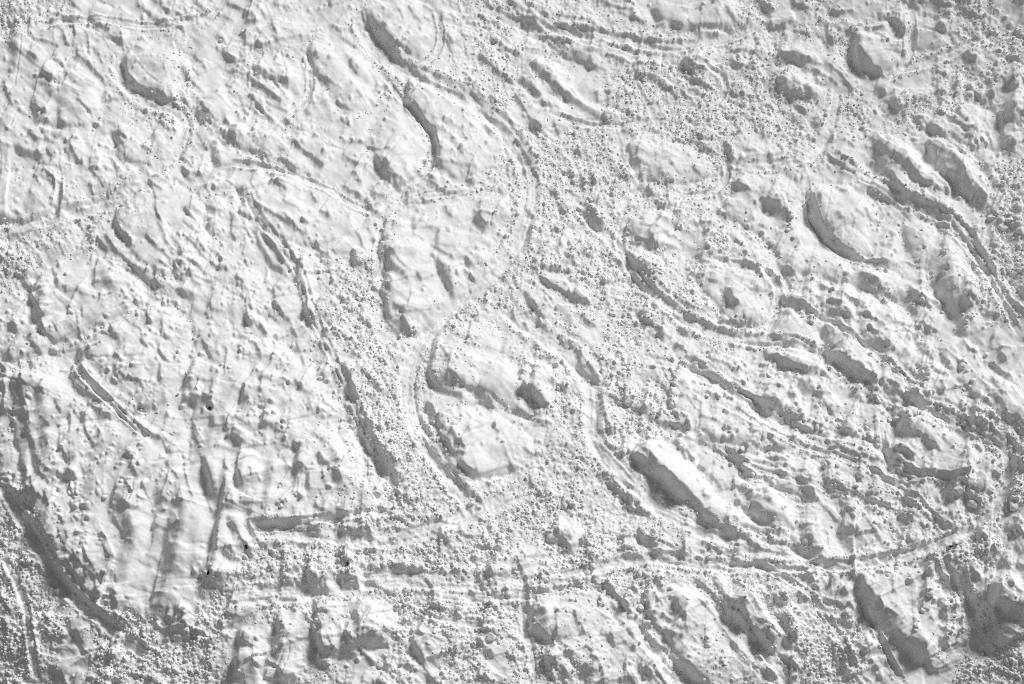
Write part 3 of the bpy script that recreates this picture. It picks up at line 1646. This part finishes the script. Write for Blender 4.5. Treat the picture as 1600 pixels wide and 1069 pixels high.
# ---- tracks
TMASK = np.zeros(SH, np.float32)
for ln in TRACKS.strip().split('\n'):
    f = [float(q) for q in ln.split()]
    w, dep, pts = f[0], f[1], np.array(f[2:]).reshape(-1, 2)
    # round the corners
    for k in range(2):
        q = [pts[0]]
        for a, b in zip(pts[:-1], pts[1:]): q += [a * .75 + b * .25, a * .25 + b * .75]
        pts = np.array(q + [pts[-1]])
    r = seg_field(pts, w * 2.2, U + JU * 0.6, V + JV * 0.6)
    if r is None: continue
    sl, t, al, tot, pe, best = r
    x = best / (w * 0.5)
    endf = smooth(1 - pe / (w * 0.6)) * smooth((al + 10) / 40) * smooth((tot - al + 10) / 40)
    wob = 0.65 + 0.35 * vnoise(al, t * 0 + w * 7, 30, 77)
    bed = -dep * 1.0 * smooth((1.25 - x) / 0.6) * endf * wob
    berm = dep * 0.5 * np.exp(-((x - 1.45) / 0.32) ** 2) * endf * wob
    stri = (0.022 * vnoise(al * 0.05, t, 3.0, 88) + 0.02 * vnoise(al * 0.05, t, 6.0, 89)) * smooth((1.2 - x) / 0.3) * endf
    Z[sl] += bed + berm + stri
    mk = smooth((1.5 - x) / 0.5) * endf
    TMASK[sl] = np.maximum(TMASK[sl], mk)
    FINE[sl] = np.maximum(FINE[sl] * (1 - 0.6 * mk), mk * 0.42)
    LUMP[sl] *= 1 - 0.9 * mk
    COARSE[sl] = np.maximum(COARSE[sl] * (1 - 0.85 * smooth((1.1 - x) / 0.2) * endf), 0.9 * np.exp(-((x - 1.5) / 0.4) ** 2) * endf)

# ---- islands
JU2, JV2 = fbm(U, V, 44, 421, 3) * 10.0, fbm(U, V, 44, 431, 3) * 10.0
ISL = np.zeros(SH, np.float32)
def poly_sd(pts, pad):
    pts = np.asarray(pts)
    for k in range(2):
        q = []
        for a, b in zip(pts, np.roll(pts, -1, 0)): q += [a * .75 + b * .25, a * .25 + b * .75]
        pts = np.array(q)
    a0, a1 = iu(pts[:, 0].min() - pad), iu(pts[:, 0].max() + pad); b0, b1 = iv(pts[:, 1].min() - pad), iv(pts[:, 1].max() + pad)
    sl = (slice(b0, b1), slice(a0, a1))
    x = U[sl] + JU2[sl]; y = V[sl] + JV2[sl]
    best = np.full(x.shape, 1e9, np.float32); ins = np.zeros(x.shape, bool)
    for a, b in zip(pts, np.roll(pts, -1, 0)):
        d = b - a; L2 = d @ d + 1e-9
        s_ = np.clip(((x - a[0]) * d[0] + (y - a[1]) * d[1]) / L2, 0, 1)
        best = np.minimum(best, np.hypot(x - a[0] - d[0] * s_, y - a[1] - d[1] * s_))
        c = (a[1] > y) != (b[1] > y)
        xi = a[0] + (y - a[1]) / (d[1] if abs(d[1]) > 1e-9 else 1e-9) * d[0]
        ins ^= c & (x < xi)
    return sl, np.where(ins, best, -best)
for ii, ln in enumerate(ISLANDS.strip().split('\n')):
    p = np.array([float(q) for q in ln.split()]).reshape(-1, 2)
    sl, sd = poly_sd(p, 14)
    size = math.sqrt(np.ptp(p[:, 0]) * np.ptp(p[:, 1]))
    hh = 0.1 * min(1.25, 0.55 + size / 160)
    x = np.maximum(sd, -9) + 2
    gy, gx = np.gradient(sd); gl = np.hypot(gx, gy) + 1e-6
    lit = smooth((-(gx * SUN2[0] + gy * SUN2[1]) / gl + 0.25) / 0.8)       # rims towards the sun are worn round
    ew = 5.0 + 16 * lit
    Z[sl] += hh * np.where(x > 0, 1 - np.exp(-(np.maximum(x, 0) / ew) ** 1.2), 0)
    Z[sl] += hh * 0.7 * np.where(x > 0, 1 - np.exp(-np.maximum(x, 0) / 22), 0)
    Z[sl] -= hh * 0.25 * np.exp(-((sd + 6) / 4.5) ** 2)
    m = smooth((sd + 1) / 5)
    ISL[sl] = np.maximum(ISL[sl], m)
    out = np.exp(-((sd + 7) / 4.5) ** 2) * (0.4 + 0.6 * vnoise(U[sl], V[sl], 30, 441 + ii))
    COARSE[sl] = np.maximum(COARSE[sl], np.clip(out, 0, 1) * 0.8)
    FINE[sl] *= 1 - 0.65 * m; COARSE[sl] *= 1 - 0.75 * m

# ---- edges, furrows and lines
parsed = []
ox = oy = 0.0
for ln in STROKES.strip().split('\n'):
    f = ln.split()
    if f[0] == '@': ox, oy = float(f[1]), float(f[2]); zf = float(f[3]) if len(f) > 3 else 4.004; continue
    p = np.array([float(q) for q in f[1:]]).reshape(-1, 2) / zf + (ox, oy)
    parsed.append((f[0][0], float(f[0][1:]), p))
allst = list(parsed)
for k, w, p in parsed:                                                    # beyond the frame the slope goes on alike
    for mu, mv in ((-1, 0), (1, 0), (0, -1), (0, 1)):
        q = p.copy()
        if mu < 0: q[:, 0] = -14 - q[:, 0]
        if mu > 0: q[:, 0] = 2 * W + 14 - q[:, 0]
        if mv < 0: q[:, 1] = -14 - q[:, 1]
        if mv > 0: q[:, 1] = 2 * H + 14 - q[:, 1]
        c = q.mean(0)
        if -170 < c[0] < W + 170 and -170 < c[1] < H + 170 and not (0 < c[0] < W and 0 < c[1] < H):
            allst.append((k, w, q))

# small ledges between the big ones, running the same way as their neighbours
mids = []; ang2 = []; wts = []
for k, w, p in parsed:
    for a, b in zip(p[:-1], p[1:]):
        d = b - a; L = math.hypot(*d) + 1e-6; t2 = 2 * math.atan2(d[1], d[0])
        mids.append((a + b) / 2); ang2.append((math.cos(t2), math.sin(t2))); wts.append(L)
mids = np.array(mids); ang2 = np.array(ang2); wts = np.array(wts)
nmic = 0
while nmic < 900:
    c = RNG.uniform((-60, -60), (W + 60, H + 60))
    tx = texture_at(c[0:1], c[1:2])[0]
    if RNG.random() > 0.25 + 0.6 * tx[0] + 0.35 * tx[2]: continue
    wg = wts * np.exp(-((mids - c) ** 2).sum(1) / (2 * 45 ** 2))
    vec = (ang2 * wg[:, None]).sum(0)
    th = 0.5 * math.atan2(vec[1], vec[0]) + RNG.normal() * 0.3
    L = 7 + 34 * RNG.random() ** 2; n = max(2, int(L / 7)); bend = RNG.normal() * 0.05
    p = [c]
    for i in range(n):
        th += bend + RNG.normal() * 0.12; p.append(p[-1] + np.array([math.cos(th), math.sin(th)]) * L / n)
    allst.append(('S' if RNG.random() < .25 else 'D', 1.0 + 1.8 * RNG.random() ** 1.6, np.array(p))); nmic += 1
EDGE = []                                                                 # where rubble collects: foot of the edges
for si, (kind, w, pts) in enumerate(allst):
    if kind == 'L':
        r = seg_field(pts, 8, U + JU * .4, V + JV * .4)
        if r is None: continue
        sl, t, al, tot, pe, best = r
        e = smooth(1 - pe / 3) * (0.55 + 0.45 * vnoise(al, t * 0 + si, 7, 99))
        Z[sl] += (-0.045 * np.exp(-(best / 1.3) ** 2) + 0.02 * np.exp(-((t - 2.6) / 1.2) ** 2)) * e
        continue
    wide = kind in 'WX'
    soft = kind == 'S' or wide
    ww = (w * 1.5 + 1.0) if soft else (w * 0.85 + 1.3)
    A = ww * MPP * (0.8 if soft else 1.15)
    if kind == 'B': A = -ww * MPP * 0.55
    Lh, Ll = ww * 4.5 + 10, ww * 3.4 + 7
    if wide:
        ww = w * 1.5; A = ww * MPP * (0.42 if kind == 'W' else -0.30); Lh = Ll = w * 1.6 + 8
    pad = max(Lh, Ll) * 2.6 + ww
    r = seg_field(pts, pad, PU if not soft else U + JU * .7, PV if not soft else V + JV * .7)
    if r is None: continue
    sl, t, al, tot, pe, best = r
    tap = tot * 0.45 if wide else min(tot * 0.22, 4 + w * .6)
    e = smooth((al + tap * .4) / tap) * smooth((tot - al + tap * .4) / tap) * np.exp(-(pe / (0.5 * w + 1)) ** 2)
    e = e * (0.88 + 0.12 * vnoise(al, t * 0 + si * 3.1, 9 + w, 131))
    e = e * smooth((pad - best) / (0.5 * pad))
    h = ww * 0.5
    t = t - 0.2 * ww
    if soft:
        up = 0.58 * np.where(t > h, np.exp(-((np.maximum(t - h, 0)) / Lh) ** 1.05), 0)
        lo = -0.42 * np.where(t < -h, np.exp(-((np.maximum(-t - h, 0)) / Ll) ** 1.3), 0)
        prof = up + lo + np.where(np.abs(t) <= h, -0.42 + smooth((t + h) / (2 * h)), 0)
    else:                                                                 # a broken lip: steep concave face, long gentle back
        tc = t - h * 0.8
        prof = np.where(tc > 0, np.exp(-(np.maximum(tc, 0) / Lh) ** 1.1), np.exp(-np.maximum(-tc, 0) / (0.6 * ww)))
        prof = prof - 0.22 * np.exp(-((t + ww * 1.2) / (1.6 * ww + 3)) ** 2)
    if kind == 'D' and w >= 3.5:                                          # layers and breaks in the steep face
        fm = np.exp(-((t) / (h * 1.1)) ** 2)
        prof = prof + fm * (0.10 * vnoise(al * .22, t, max(1.6, w * .32), 141 + si % 7) + 0.13 * vnoise(al, t * .4, 4.5, 151))
    Z[sl] += A * prof * e
    if w >= 2.5:
        face = np.exp(-((t) / (h + 1)) ** 2) * e
        LUMP[sl] *= 1 - 0.8 * face
        if kind == 'D':
            COARSE[sl] *= 1 - 0.7 * face; FINE[sl] *= 1 - 0.5 * face

# ---- soft lumps under the surface and fine rubble, stamped
def scatter(n, dens, lo=(-MARG, -MARG), hi=(W + MARG, H + MARG)):
    u = RNG.uniform(lo[0], hi[0], n); v = RNG.uniform(lo[1], hi[1], n)
    i = np.clip(iv(v), 0, NV - 1); j = np.clip(iu(u), 0, NU - 1)
    keep = RNG.uniform(0, 1, n) < dens[i, j]
    return u[keep], v[keep]

def stamp(u, v, r, hgt, asp, ang, power):
    R = r * asp + 1.5
    a0, a1 = iu(u - R), iu(u + R) + 1; b0, b1 = iv(v - R), iv(v + R) + 1
    sl = (slice(b0, b1), slice(a0, a1))
    x = U[sl] + JU[sl] * .45 - u; y = V[sl] + JV[sl] * .45 - v
    c, s = math.cos(ang), math.sin(ang)
    d2 = ((x * c + y * s) / (r * asp)) ** 2 + ((-x * s + y * c) / r) ** 2
    Z[sl] += hgt * np.maximum(0, 1 - d2) ** power

us, vs = scatter(32000, np.clip(LUMP, 0, 1))
patch = vnoise(us, vs, 45, 511)
for k in range(len(us)):
    if patch[k] < RNG.uniform(-0.9, 0.3): continue
    r = 1.7 + 3.0 * RNG.random() ** 2.6
    stamp(us[k], vs[k], r, r * MPP * RNG.uniform(.4, 1.0), RNG.uniform(1, 1.8), RNG.uniform(0, 3.14), RNG.uniform(.8, 1.7))
FINE = np.clip(FINE, 0, 1)
Z += FINE * (0.040 * vnoise(U, V, 4.2, 601, rot=.4) + 0.045 * vnoise(U, V, 7.5, 603, rot=.9) + 0.03 * np.abs(vnoise(U, V, 11, 605, rot=.2)))
Z += np.clip(COARSE, 0, 1) * 0.10 * fbm(U, V, 12, 611, 3, 0.6)
Z += 0.006 * vnoise(U, V, 6, 621, rot=.7)
us, vs = scatter(40000, np.clip(FINE * .5 + COARSE * .6, 0, 1))
for k in range(len(us)):
    r = 1.5 + 1.3 * RNG.random() ** 2
    stamp(us[k], vs[k], r, r * MPP * RNG.uniform(.45, .8), RNG.uniform(1, 1.5), RNG.uniform(0, 3.14), 1.1)

# hollows that the black lumps sit in
for (hu, hv, r, dp) in ((328, 640, 6, .16), (330, 903, 7, .18), (1487, 858, 5, .10), (543, 883, 5, .10), (385, 857, 4, .12)):
    stamp(hu, hv, r, -dp, 1.2, 1.2, 1.0)

# ---- broad shape of the slope: a made-up belly, rims tilted from the sun to darken the corners
SDIR = np.array([math.sin(SUN_AZ), math.cos(SUN_AZ)]); PDIR = np.array([SDIR[1], -SDIR[0]])
def base_height(x, y):
    s = np.clip(x * SDIR[0] + y * SDIR[1], -45, 45); p = np.clip(x * PDIR[0] + y * PDIR[1], -45, 45)
    h = -0.07 * s + np.where(s > 0, 0.2, 0.46) * s ** 3 / 1200.0
    pp = np.maximum(p - 4, 0) / 16.0
    h = h + 0.38 * pp ** 2 * s + 0.08 * (np.maximum(-p - 6, 0) / 16.0) ** 2 * s
    return h
ct, st = math.cos(TILT), math.sin(TILT)
def place(u, v):
    """the point of the broad slope seen at a photo pixel"""
    dx = (u - W / 2) / FPX; dy = -(v - H / 2) / FPX; dz = -1.0
    wx = dx; wy = dy * ct - dz * st; wz = dy * st + dz * ct
    h = np.zeros_like(wx)
    for i in range(14):
        k = (h - CAM[2]) / wz
        x = CAM[0] + wx * k; y = CAM[1] + wy * k
        h = 0.5 * h + 0.5 * base_height(x, y)
    k = (h - CAM[2]) / wz
    x = CAM[0] + wx * k; y = CAM[1] + wy * k
    return x, y, base_height(x, y)
X, Y, B = place(U.astype(np.float64), V.astype(np.float64))
XYZ = np.stack([X, Y, B + Z], -1).astype(np.float32)

def grid_mesh(name, P):
    nv, nu = P.shape[:2]
    me = bpy.data.meshes.new(name)
    me.vertices.add(nv * nu); me.vertices.foreach_set('co', P.reshape(-1))
    idx = np.arange(nv * nu, dtype=np.int32).reshape(nv, nu)
    q = np.stack([idx[1:, :-1], idx[1:, 1:], idx[:-1, 1:], idx[:-1, :-1]], -1).reshape(-1)
    nf = (nv - 1) * (nu - 1)
    me.loops.add(nf * 4); me.loops.foreach_set('vertex_index', q)
    me.polygons.add(nf); me.polygons.foreach_set('loop_start', np.arange(0, nf * 4, 4, dtype=np.int32))
    me.polygons.foreach_set('use_smooth', np.ones(nf, bool))
    me.update(calc_edges=True)
    return me
me = grid_mesh('snow_slope', XYZ)
at = me.attributes.new('grain', 'FLOAT', 'POINT')
at.data.foreach_set('value', np.clip(FINE * .8 + COARSE * .5, 0, 1).astype(np.float32).reshape(-1))
me.materials.append(M_SNOW)
slope = bpy.data.objects.new('snow_slope', me); COL.objects.link(slope)
slope['kind'] = 'structure'
slope['label'] = 'steep white snow slope cut up by ski tracks, ledges and furrows'

def surf(u, v):
    """world point on the finished snow at a photo pixel position"""
    i = np.clip(iv(v), 1, NV - 1); j = np.clip(iu(u), 1, NU - 1)
    return XYZ[i, j]

# ------------------------------------------------------------------ clods and rubble
ICO_V = []
ph = (1 + 5 ** .5) / 2
for a, b in ((-1, ph), (1, ph), (-1, -ph), (1, -ph)): ICO_V.append((a, b, 0))
for a, b in ((-1, ph), (1, ph), (-1, -ph), (1, -ph)): ICO_V.append((0, a, b))
for a, b in ((ph, -1), (ph, 1), (-ph, -1), (-ph, 1)): ICO_V.append((a, 0, b))
ICO_V = np.array(ICO_V) / math.sqrt(1 + ph * ph)
ICO_F = np.array([(0,11,5),(0,5,1),(0,1,7),(0,7,10),(0,10,11),(1,5,9),(5,11,4),(11,10,2),(10,7,6),(7,1,8),(3,9,4),(3,4,2),(3,2,6),(3,6,8),(3,8,9),(4,9,5),(2,4,11),(6,2,10),(8,6,7),(9,8,1)])
def subdivide(v, f):
    v = [tuple(q) for q in v]; cache = {}; out = []
    def mid(a, b):
        k = (min(a, b), max(a, b))
        if k not in cache:
            m = (np.array(v[a]) + np.array(v[b])) / 2; m /= np.linalg.norm(m); v.append(tuple(m)); cache[k] = len(v) - 1
        return cache[k]
    for a, b, c in f:
        x, y, z = mid(a, b), mid(b, c), mid(c, a)
        out += [(a, x, z), (b, y, x), (c, z, y), (x, y, z)]
    return np.array(v), np.array(out)
ICO2_V, ICO2_F = subdivide(ICO_V, ICO_F)
ICO3_V, ICO3_F = subdivide(ICO2_V, ICO2_F)

def mesh_from(name, v, f, mat, flat=False):
    me = bpy.data.meshes.new(name)
    me.vertices.add(len(v)); me.vertices.foreach_set('co', np.asarray(v, np.float32).reshape(-1))
    me.loops.add(len(f) * 3); me.loops.foreach_set('vertex_index', np.asarray(f, np.int32).reshape(-1))
    me.polygons.add(len(f)); me.polygons.foreach_set('loop_start', np.arange(0, len(f) * 3, 3, dtype=np.int32))
    me.polygons.foreach_set('use_smooth', np.full(len(f), not flat, bool))
    me.update(calc_edges=True); me.materials.append(mat)
    return me

def chunk_shape(seed, rough, cuts, V0):
    """an irregular lump: a ball with planes sliced off and a bumpy skin"""
    rg = np.random.default_rng(seed)
    v = V0.copy()
    for k in range(cuts):
        n = rg.normal(size=3); n /= np.linalg.norm(n); d = rg.uniform(.45, .85)
        ex = np.maximum(v @ n - d, 0); v = v - ex[:, None] * n
    fr = rg.normal(size=(5, 3)) * 2.2; phs = rg.uniform(0, 6, 5)
    b = sum(np.sin(v @ fr[i] + phs[i]) for i in range(5)) / 5
    v = v * (1 + rough * b)[:, None] * rg.uniform(.8, 1.2, 3)
    return v

# loose rubble: countless, so one mass
us, vs = scatter(330000, np.clip(COARSE, 0, 1) ** 1.2)
patch = fbm(us, vs, 30, 711, 2)
keep = patch > RNG.uniform(-0.75, 0.35, len(us))
us, vs, patch = us[keep], vs[keep], patch[keep]
rad = (0.6 + 2.3 * RNG.random(len(us)) ** 4.5) * (1 + .35 * np.clip(patch, 0, 1))
pos = surf(us, vs)
OCT_V = np.array([(1, 0, 0), (-1, 0, 0), (0, 1, 0), (0, -1, 0), (0, 0, 1), (0, 0, -1)], float)
OCT_F = np.array([(0, 2, 4), (2, 1, 4), (1, 3, 4), (3, 0, 4), (2, 0, 5), (1, 2, 5), (3, 1, 5), (0, 3, 5)])
def mass(sel, V0, F0, seed, rough):
    n = len(sel); nv0 = len(V0)
    shp = np.stack([chunk_shape(seed + i, rough, 4, V0) for i in range(24)])[RNG.integers(0, 24, n)]
    a = RNG.uniform(0, 6.283, n); b = RNG.normal(0, .5, n)
    ca, sa, cb, sb = np.cos(a), np.sin(a), np.cos(b), np.sin(b); o = np.zeros(n); l = np.ones(n)
    Rz = np.stack([ca, -sa, o, sa, ca, o, o, o, l], -1).reshape(n, 3, 3); Rx = np.stack([l, o, o, o, cb, -sb, o, sb, cb], -1).reshape(n, 3, 3)
    v = np.einsum('nij,njk,nvk->nvi', Rx, Rz, shp)
    R = (rad[sel] * MPP * 1.05)[:, None, None]
    p = pos[sel] + np.stack([o, o, rad[sel] * MPP * RNG.uniform(-.4, .25, n)], -1)
    v = v * R + p[:, None, :]
    return v.reshape(-1, 3), (F0[None] + (np.arange(n) * nv0)[:, None, None]).reshape(-1, 3)
big = np.where(rad > 1.8)[0]; sml = np.where(rad <= 1.8)[0]
v1, f1 = mass(big, ICO_V, ICO_F, 100, .14); v2, f2 = mass(sml, OCT_V * 1.15, OCT_F, 300, .1)
me = mesh_from('snow_rubble', np.concatenate([v1, v2]), np.concatenate([f1, f2 + len(v1)]), M_CLOD)
print('rubble', len(big), len(sml), 'slope quads', (NU - 1) * (NV - 1), 'tris', 2 * (NU - 1) * (NV - 1) + len(f1) + len(f2))
rub = bpy.data.objects.new('snow_rubble', me); COL.objects.link(rub)
rub['kind'] = 'stuff'; rub['label'] = 'loose crumbled snow rubble strewn beside the ski tracks'; rub['category'] = 'snow rubble'

# single clods and blocks that stand out: photo pixel position and radius in pixels
CLODS = '''
1215 285 3.5 1206 286 3.2 1233 318 5 1235 340 6 1243 341 4.5 1232 353 5 1230 363 6 1238 373 4.5 1165 333 4 1163 345 4 1182 370 5 1206 381 4 1209 397 5 1219 403 5 1243 387 4.2 1260 411 4.5 1281 445 4.2 1270 423 3.6 1289 412 4 1310 420 5 1322 441 4.2 1204 355 4 1189 485 4.5 1266 508 7 1252 497 5 1236 456 6
1440 359 4.4 1432 370 3.6 1475 400 6 1473 430 6 1440 471 5 1453 484 4.2 1507 507 6 1535 357 5 1549 340 10 1565 353 11 1574 347 9 1585 344 9 1591 360 8.6 1553 391 6 1564 393 5 1534 336 5 1582 371 5
1382 572 6 1435 576 5 1438 588 7 1443 599 6 1502 575 8 1508 584 6 1516 598 6 1512 608 4 1454 617 6 1541 553 6 1465 641 4.2 1403 652 10 1390 636 6 1390 656 4.2 1416 660 5 1425 655 4.2 1437 665 5 1456 672 4.5 1368 658 4.5 1377 659 4 1369 690 4.3 1405 700 6 1441 716 5 1342 743 8 1336 763 5 1360 762 4.3 1507 660 9 1517 671 6 1342 672 5 1493 770 10 1514 771 9 1522 786 11 1583 787 11 1526 726 5 1502 712 5 1370 625 8
1450 931 8.5 1384 902 5.5 1399 892 5 1417 909 5.5 1439 957 5.5 1430 973 4.2 1426 992 5 1433 896 3.5 1431 883 4.5 1586 831 7 1507 867 5 1455 993 3.6 1521 876 4.4
1084 600 5 1157 567 5 1166 595 4.4 1188 601 4.5 1200 589 6 1104 624 5 1121 627 4.4 1132 670 6 1139 677 5 1158 704 6.5 1234 693 5 1249 644 5 1255 660 5.5 1275 668 6 1283 672 5 1218 772 4.3 1224 796 4.3 1288 728 7 1307 728 6 1309 742 6 1311 652 9 1322 669 10 1291 655 5.5 1174 740 5.5 1273 706 6
966 165 6.5 960 177 5.5 963 34 5.5 949 186 6 895 167 4.3 897 192 5 1034 103 5
983 628 9 1015 637 6 1054 594 7.5 1053 604 7 1051 619 8 1050 635 7 1052 647 6 1000 671 7 1014 670 6 973 709 9 955 587 6 868 592 5 873 607 7 887 621 7 815 595 8 821 607 8 891 631 6 895 785 5 961 697 4.3
57 538 5 46 541 4.2 124 773 7.5 112 774 6 166 779 6 222 704 5.5 101 705 6 41 678 5 204 709 7 192 756 6.5 259 796 4.3
377 548 8 359 578 5 348 573 4.2 442 796 6.5 438 763 4.4 463 776 5 473 780 4.2 374 645 6.5 361 680 6 315 699 6 354 672 4 499 588 6.5 416 649 5.5
578 746 8.5 587 771 9 786 691 4.4 718 686 4.4 708 638 4 719 658 3.6
380 50 6 370 175 4.4 345 63 5.5 415 813 4.4 424 803 3.6
766 991 9.5 752 1000 6.5 670 1010 5 679 993 4.5 594 1036 7 577 807 6.5 685 1065 7
863 838 11 918 893 8 927 886 7 1000 897 8 935 942 5 921 938 4.4 1001 950 7 985 963 7 1007 1060 6 1047 923 6
1242 913 4.5 1165 908 4.4 1105 1012 7.5 1281 967 4.5 1300 820 3.6 1256 847 6
31 277 4.5 41 423 5.5 105 430 5.5 110 488 6.5 9 346 5
779 24 6.5 757 39 5.5 735 134 6.5 776 64 5
'''
LANDMARKS = [
 (1232, 330, 'in the row of clods beside the bowl-shaped hollow'), (1190, 350, 'on the long bumpy strip above the looping track'),
 (1285, 425, 'on the bumpy snow below the bowl-shaped hollow'), (1225, 400, 'along the outer rim of the looping track'),
 (1245, 500, 'under the twin furrows beside the track loop'), (1440, 375, 'on the flat bench inside the sweeping upper track'),
 (1460, 470, 'on the open flank below the flat bench'), (1570, 350, 'in the pile of big blocks near the right edge'),
 (1545, 395, 'beside the sweeping upper track near the right edge'), (1440, 590, 'in the vertical band of clods on the right-hand flank'),
 (1510, 590, 'on the lower right flank beside the shaded gully'), (1405, 655, 'around the cone-shaped lump above the long dark trench'),
 (1360, 680, 'on the smooth slope left of the long dark trench'), (1515, 665, 'where the double track bends below the gully'),
 (1430, 710, 'on the smooth snow below the long dark trench'), (1345, 750, 'between the two long tracks on the right'),
 (1520, 780, 'inside the wide hairpin bend of the track'), (1420, 900, 'on top of the large mogul at lower right'),
 (1440, 965, 'down the right shoulder of the large lower mogul'), (1515, 870, 'just below the crossing of tracks at lower right'),
 (1180, 585, 'below the overhanging ledge right of centre'), (1130, 640, 'on the pimpled plateau right of centre'),
 (1260, 660, 'in the stack of pyramids beside the long track'), (1295, 735, 'beside the long track as it nears the bend'),
 (1210, 780, 'on the smooth mound below the long track'), (960, 175, 'around the bright smooth patch at upper centre'),
 (960, 40, 'among the parallel tracks at the top'), (1050, 620, 'in the column of clods edging the pimpled plateau'),
 (990, 655, 'in the churned snow right of the junction of tracks'), (870, 610, 'around the small crescent mound above the track junction'),
 (895, 785, 'in the rubble below the track junction'), (50, 540, 'near the left edge on the bumpy slope'),
 (120, 770, 'at the foot of the smooth apron on the left'), (205, 720, 'in the lumpy hollow left of the big snow apron'),
 (365, 560, 'on the smeared snow above the black hole'), (440, 780, 'on the smooth apron above the scraped bench'),
 (355, 670, 'below the black hole in the broken crust'), (500, 590, 'at the edge of the central rubble chute'),
 (580, 755, 'along the foot of the central rubble chute'), (730, 665, 'on the smooth dome left of the track junction'),
 (365, 60, 'in the knotted snow at upper left'), (365, 175, 'beside the small square plateau at upper left'),
 (760, 995, 'in the churned snow at the bottom centre'), (675, 1000, 'on the small white knob near the bottom'),
 (590, 1040, 'in the dark gully at the bottom edge'), (870, 840, 'on the rubble mound below the junction'),
 (985, 950, 'down the broken rib at the bottom'), (1170, 910, 'along the fan of furrows at the bottom right'),
 (30, 280, 'on the pitted mound at the left edge'), (105, 460, 'on the smeared mound left of the traverse'),
 (765, 40, 'in the rough snow at top centre')]
vals = np.array([float(q) for q in CLODS.split()]).reshape(-1, 3)
V5 = [mesh_from('clod_mesh', chunk_shape(900 + i, .17, 7, ICO2_V), ICO2_F, M_CLOD) for i in range(9)]
B5 = [mesh_from('block_mesh', chunk_shape(950 + i, .15, 9, ICO3_V), ICO3_F, M_CLOD) for i in range(6)]
bins = {}
for i, (u, v, r) in enumerate(vals):
    k = min(range(len(LANDMARKS)), key=lambda q: (LANDMARKS[q][0] - u) ** 2 + (LANDMARKS[q][1] - v) ** 2)
    bins.setdefault(k, []).append(i)
ORD = ['leftmost', 'second from left', 'third from left', 'fourth from left', 'fifth from left', 'sixth from left', 'seventh from left', 'eighth from left',
       'ninth from left', 'tenth from left', 'eleventh from left', 'twelfth from left']
for k, idx in bins.items():
    idx.sort(key=lambda i: vals[i][0])
    phrase = LANDMARKS[k][2]
    for n, i in enumerate(idx):
        u, v, r = vals[i]
        blk = r >= 8.5
        me = (B5 if blk else V5)[i % (6 if blk else 9)]
        o = bpy.data.objects.new('snow_block' if blk else 'snow_clod', me); COL.objects.link(o)
        R = r * MPP * (0.8 if blk else 0.72)
        p = surf(np.array([u]), np.array([v + r * .25]))[0]
        o.scale = (R * random.uniform(.9, 1.15), R * random.uniform(.9, 1.15), R * random.uniform(.7, .95))
        o.rotation_euler = (random.uniform(-.3, .3), random.uniform(-.3, .3), random.uniform(0, 6.28))
        o.location = (p[0], p[1], p[2] + R * (-.05 if blk else .05))
        kind = 'snow block' if blk else 'snow clod'
        size = 'large angular' if blk else ('fist-sized' if r < 4.1 else 'lumpy' if r < 6 else 'chunky')
        o['label'] = (size + ' ' + kind + ' ' + phrase) if len(idx) == 1 else (ORD[n] + ' ' + kind + ' ' + phrase)
        o['category'] = kind; o['group'] = 'clods ' + phrase

# near-black lumps set into hollows of the snow cover
for (u, v, sx, sy, rz, lab) in (
        (328, 640.5, 3.0, 2.0, .2, 'black lump showing in the hole of the broken crust'),
        (330, 902, 2.0, 4.6, -.25, 'upright black lump in the narrow slot below the snow apron'),
        (385, 857, 1.3, 5.5, .62, 'thin black strip in the crack beside the folded snow'),
        (1483, 858.5, 3.0, 1.2, .2, 'flat black sliver under the track crossing at lower right'),
        (1491, 856, 3.2, 1.2, .45, 'tilted black sliver beside the flat one under the track crossing'),
        (543, 883, 2.4, 2.0, .5, 'small black lump in the scraped bench at the lower centre')):
    me = mesh_from('black_mesh', chunk_shape(int(u), .2, 8, ICO2_V), ICO2_F, M_BLACK, True)
    o = bpy.data.objects.new('chunk', me); COL.objects.link(o)
    p = surf(np.array([u]), np.array([v]))[0]
    o.scale = (sx * MPP, sy * MPP * 1.15, .07); o.rotation_euler = (0, 0, rz)
    o.location = (p[0], p[1], p[2] + .03)
    o['label'] = lab; o['category'] = 'chunk'; o['group'] = 'black lumps set in the snow'
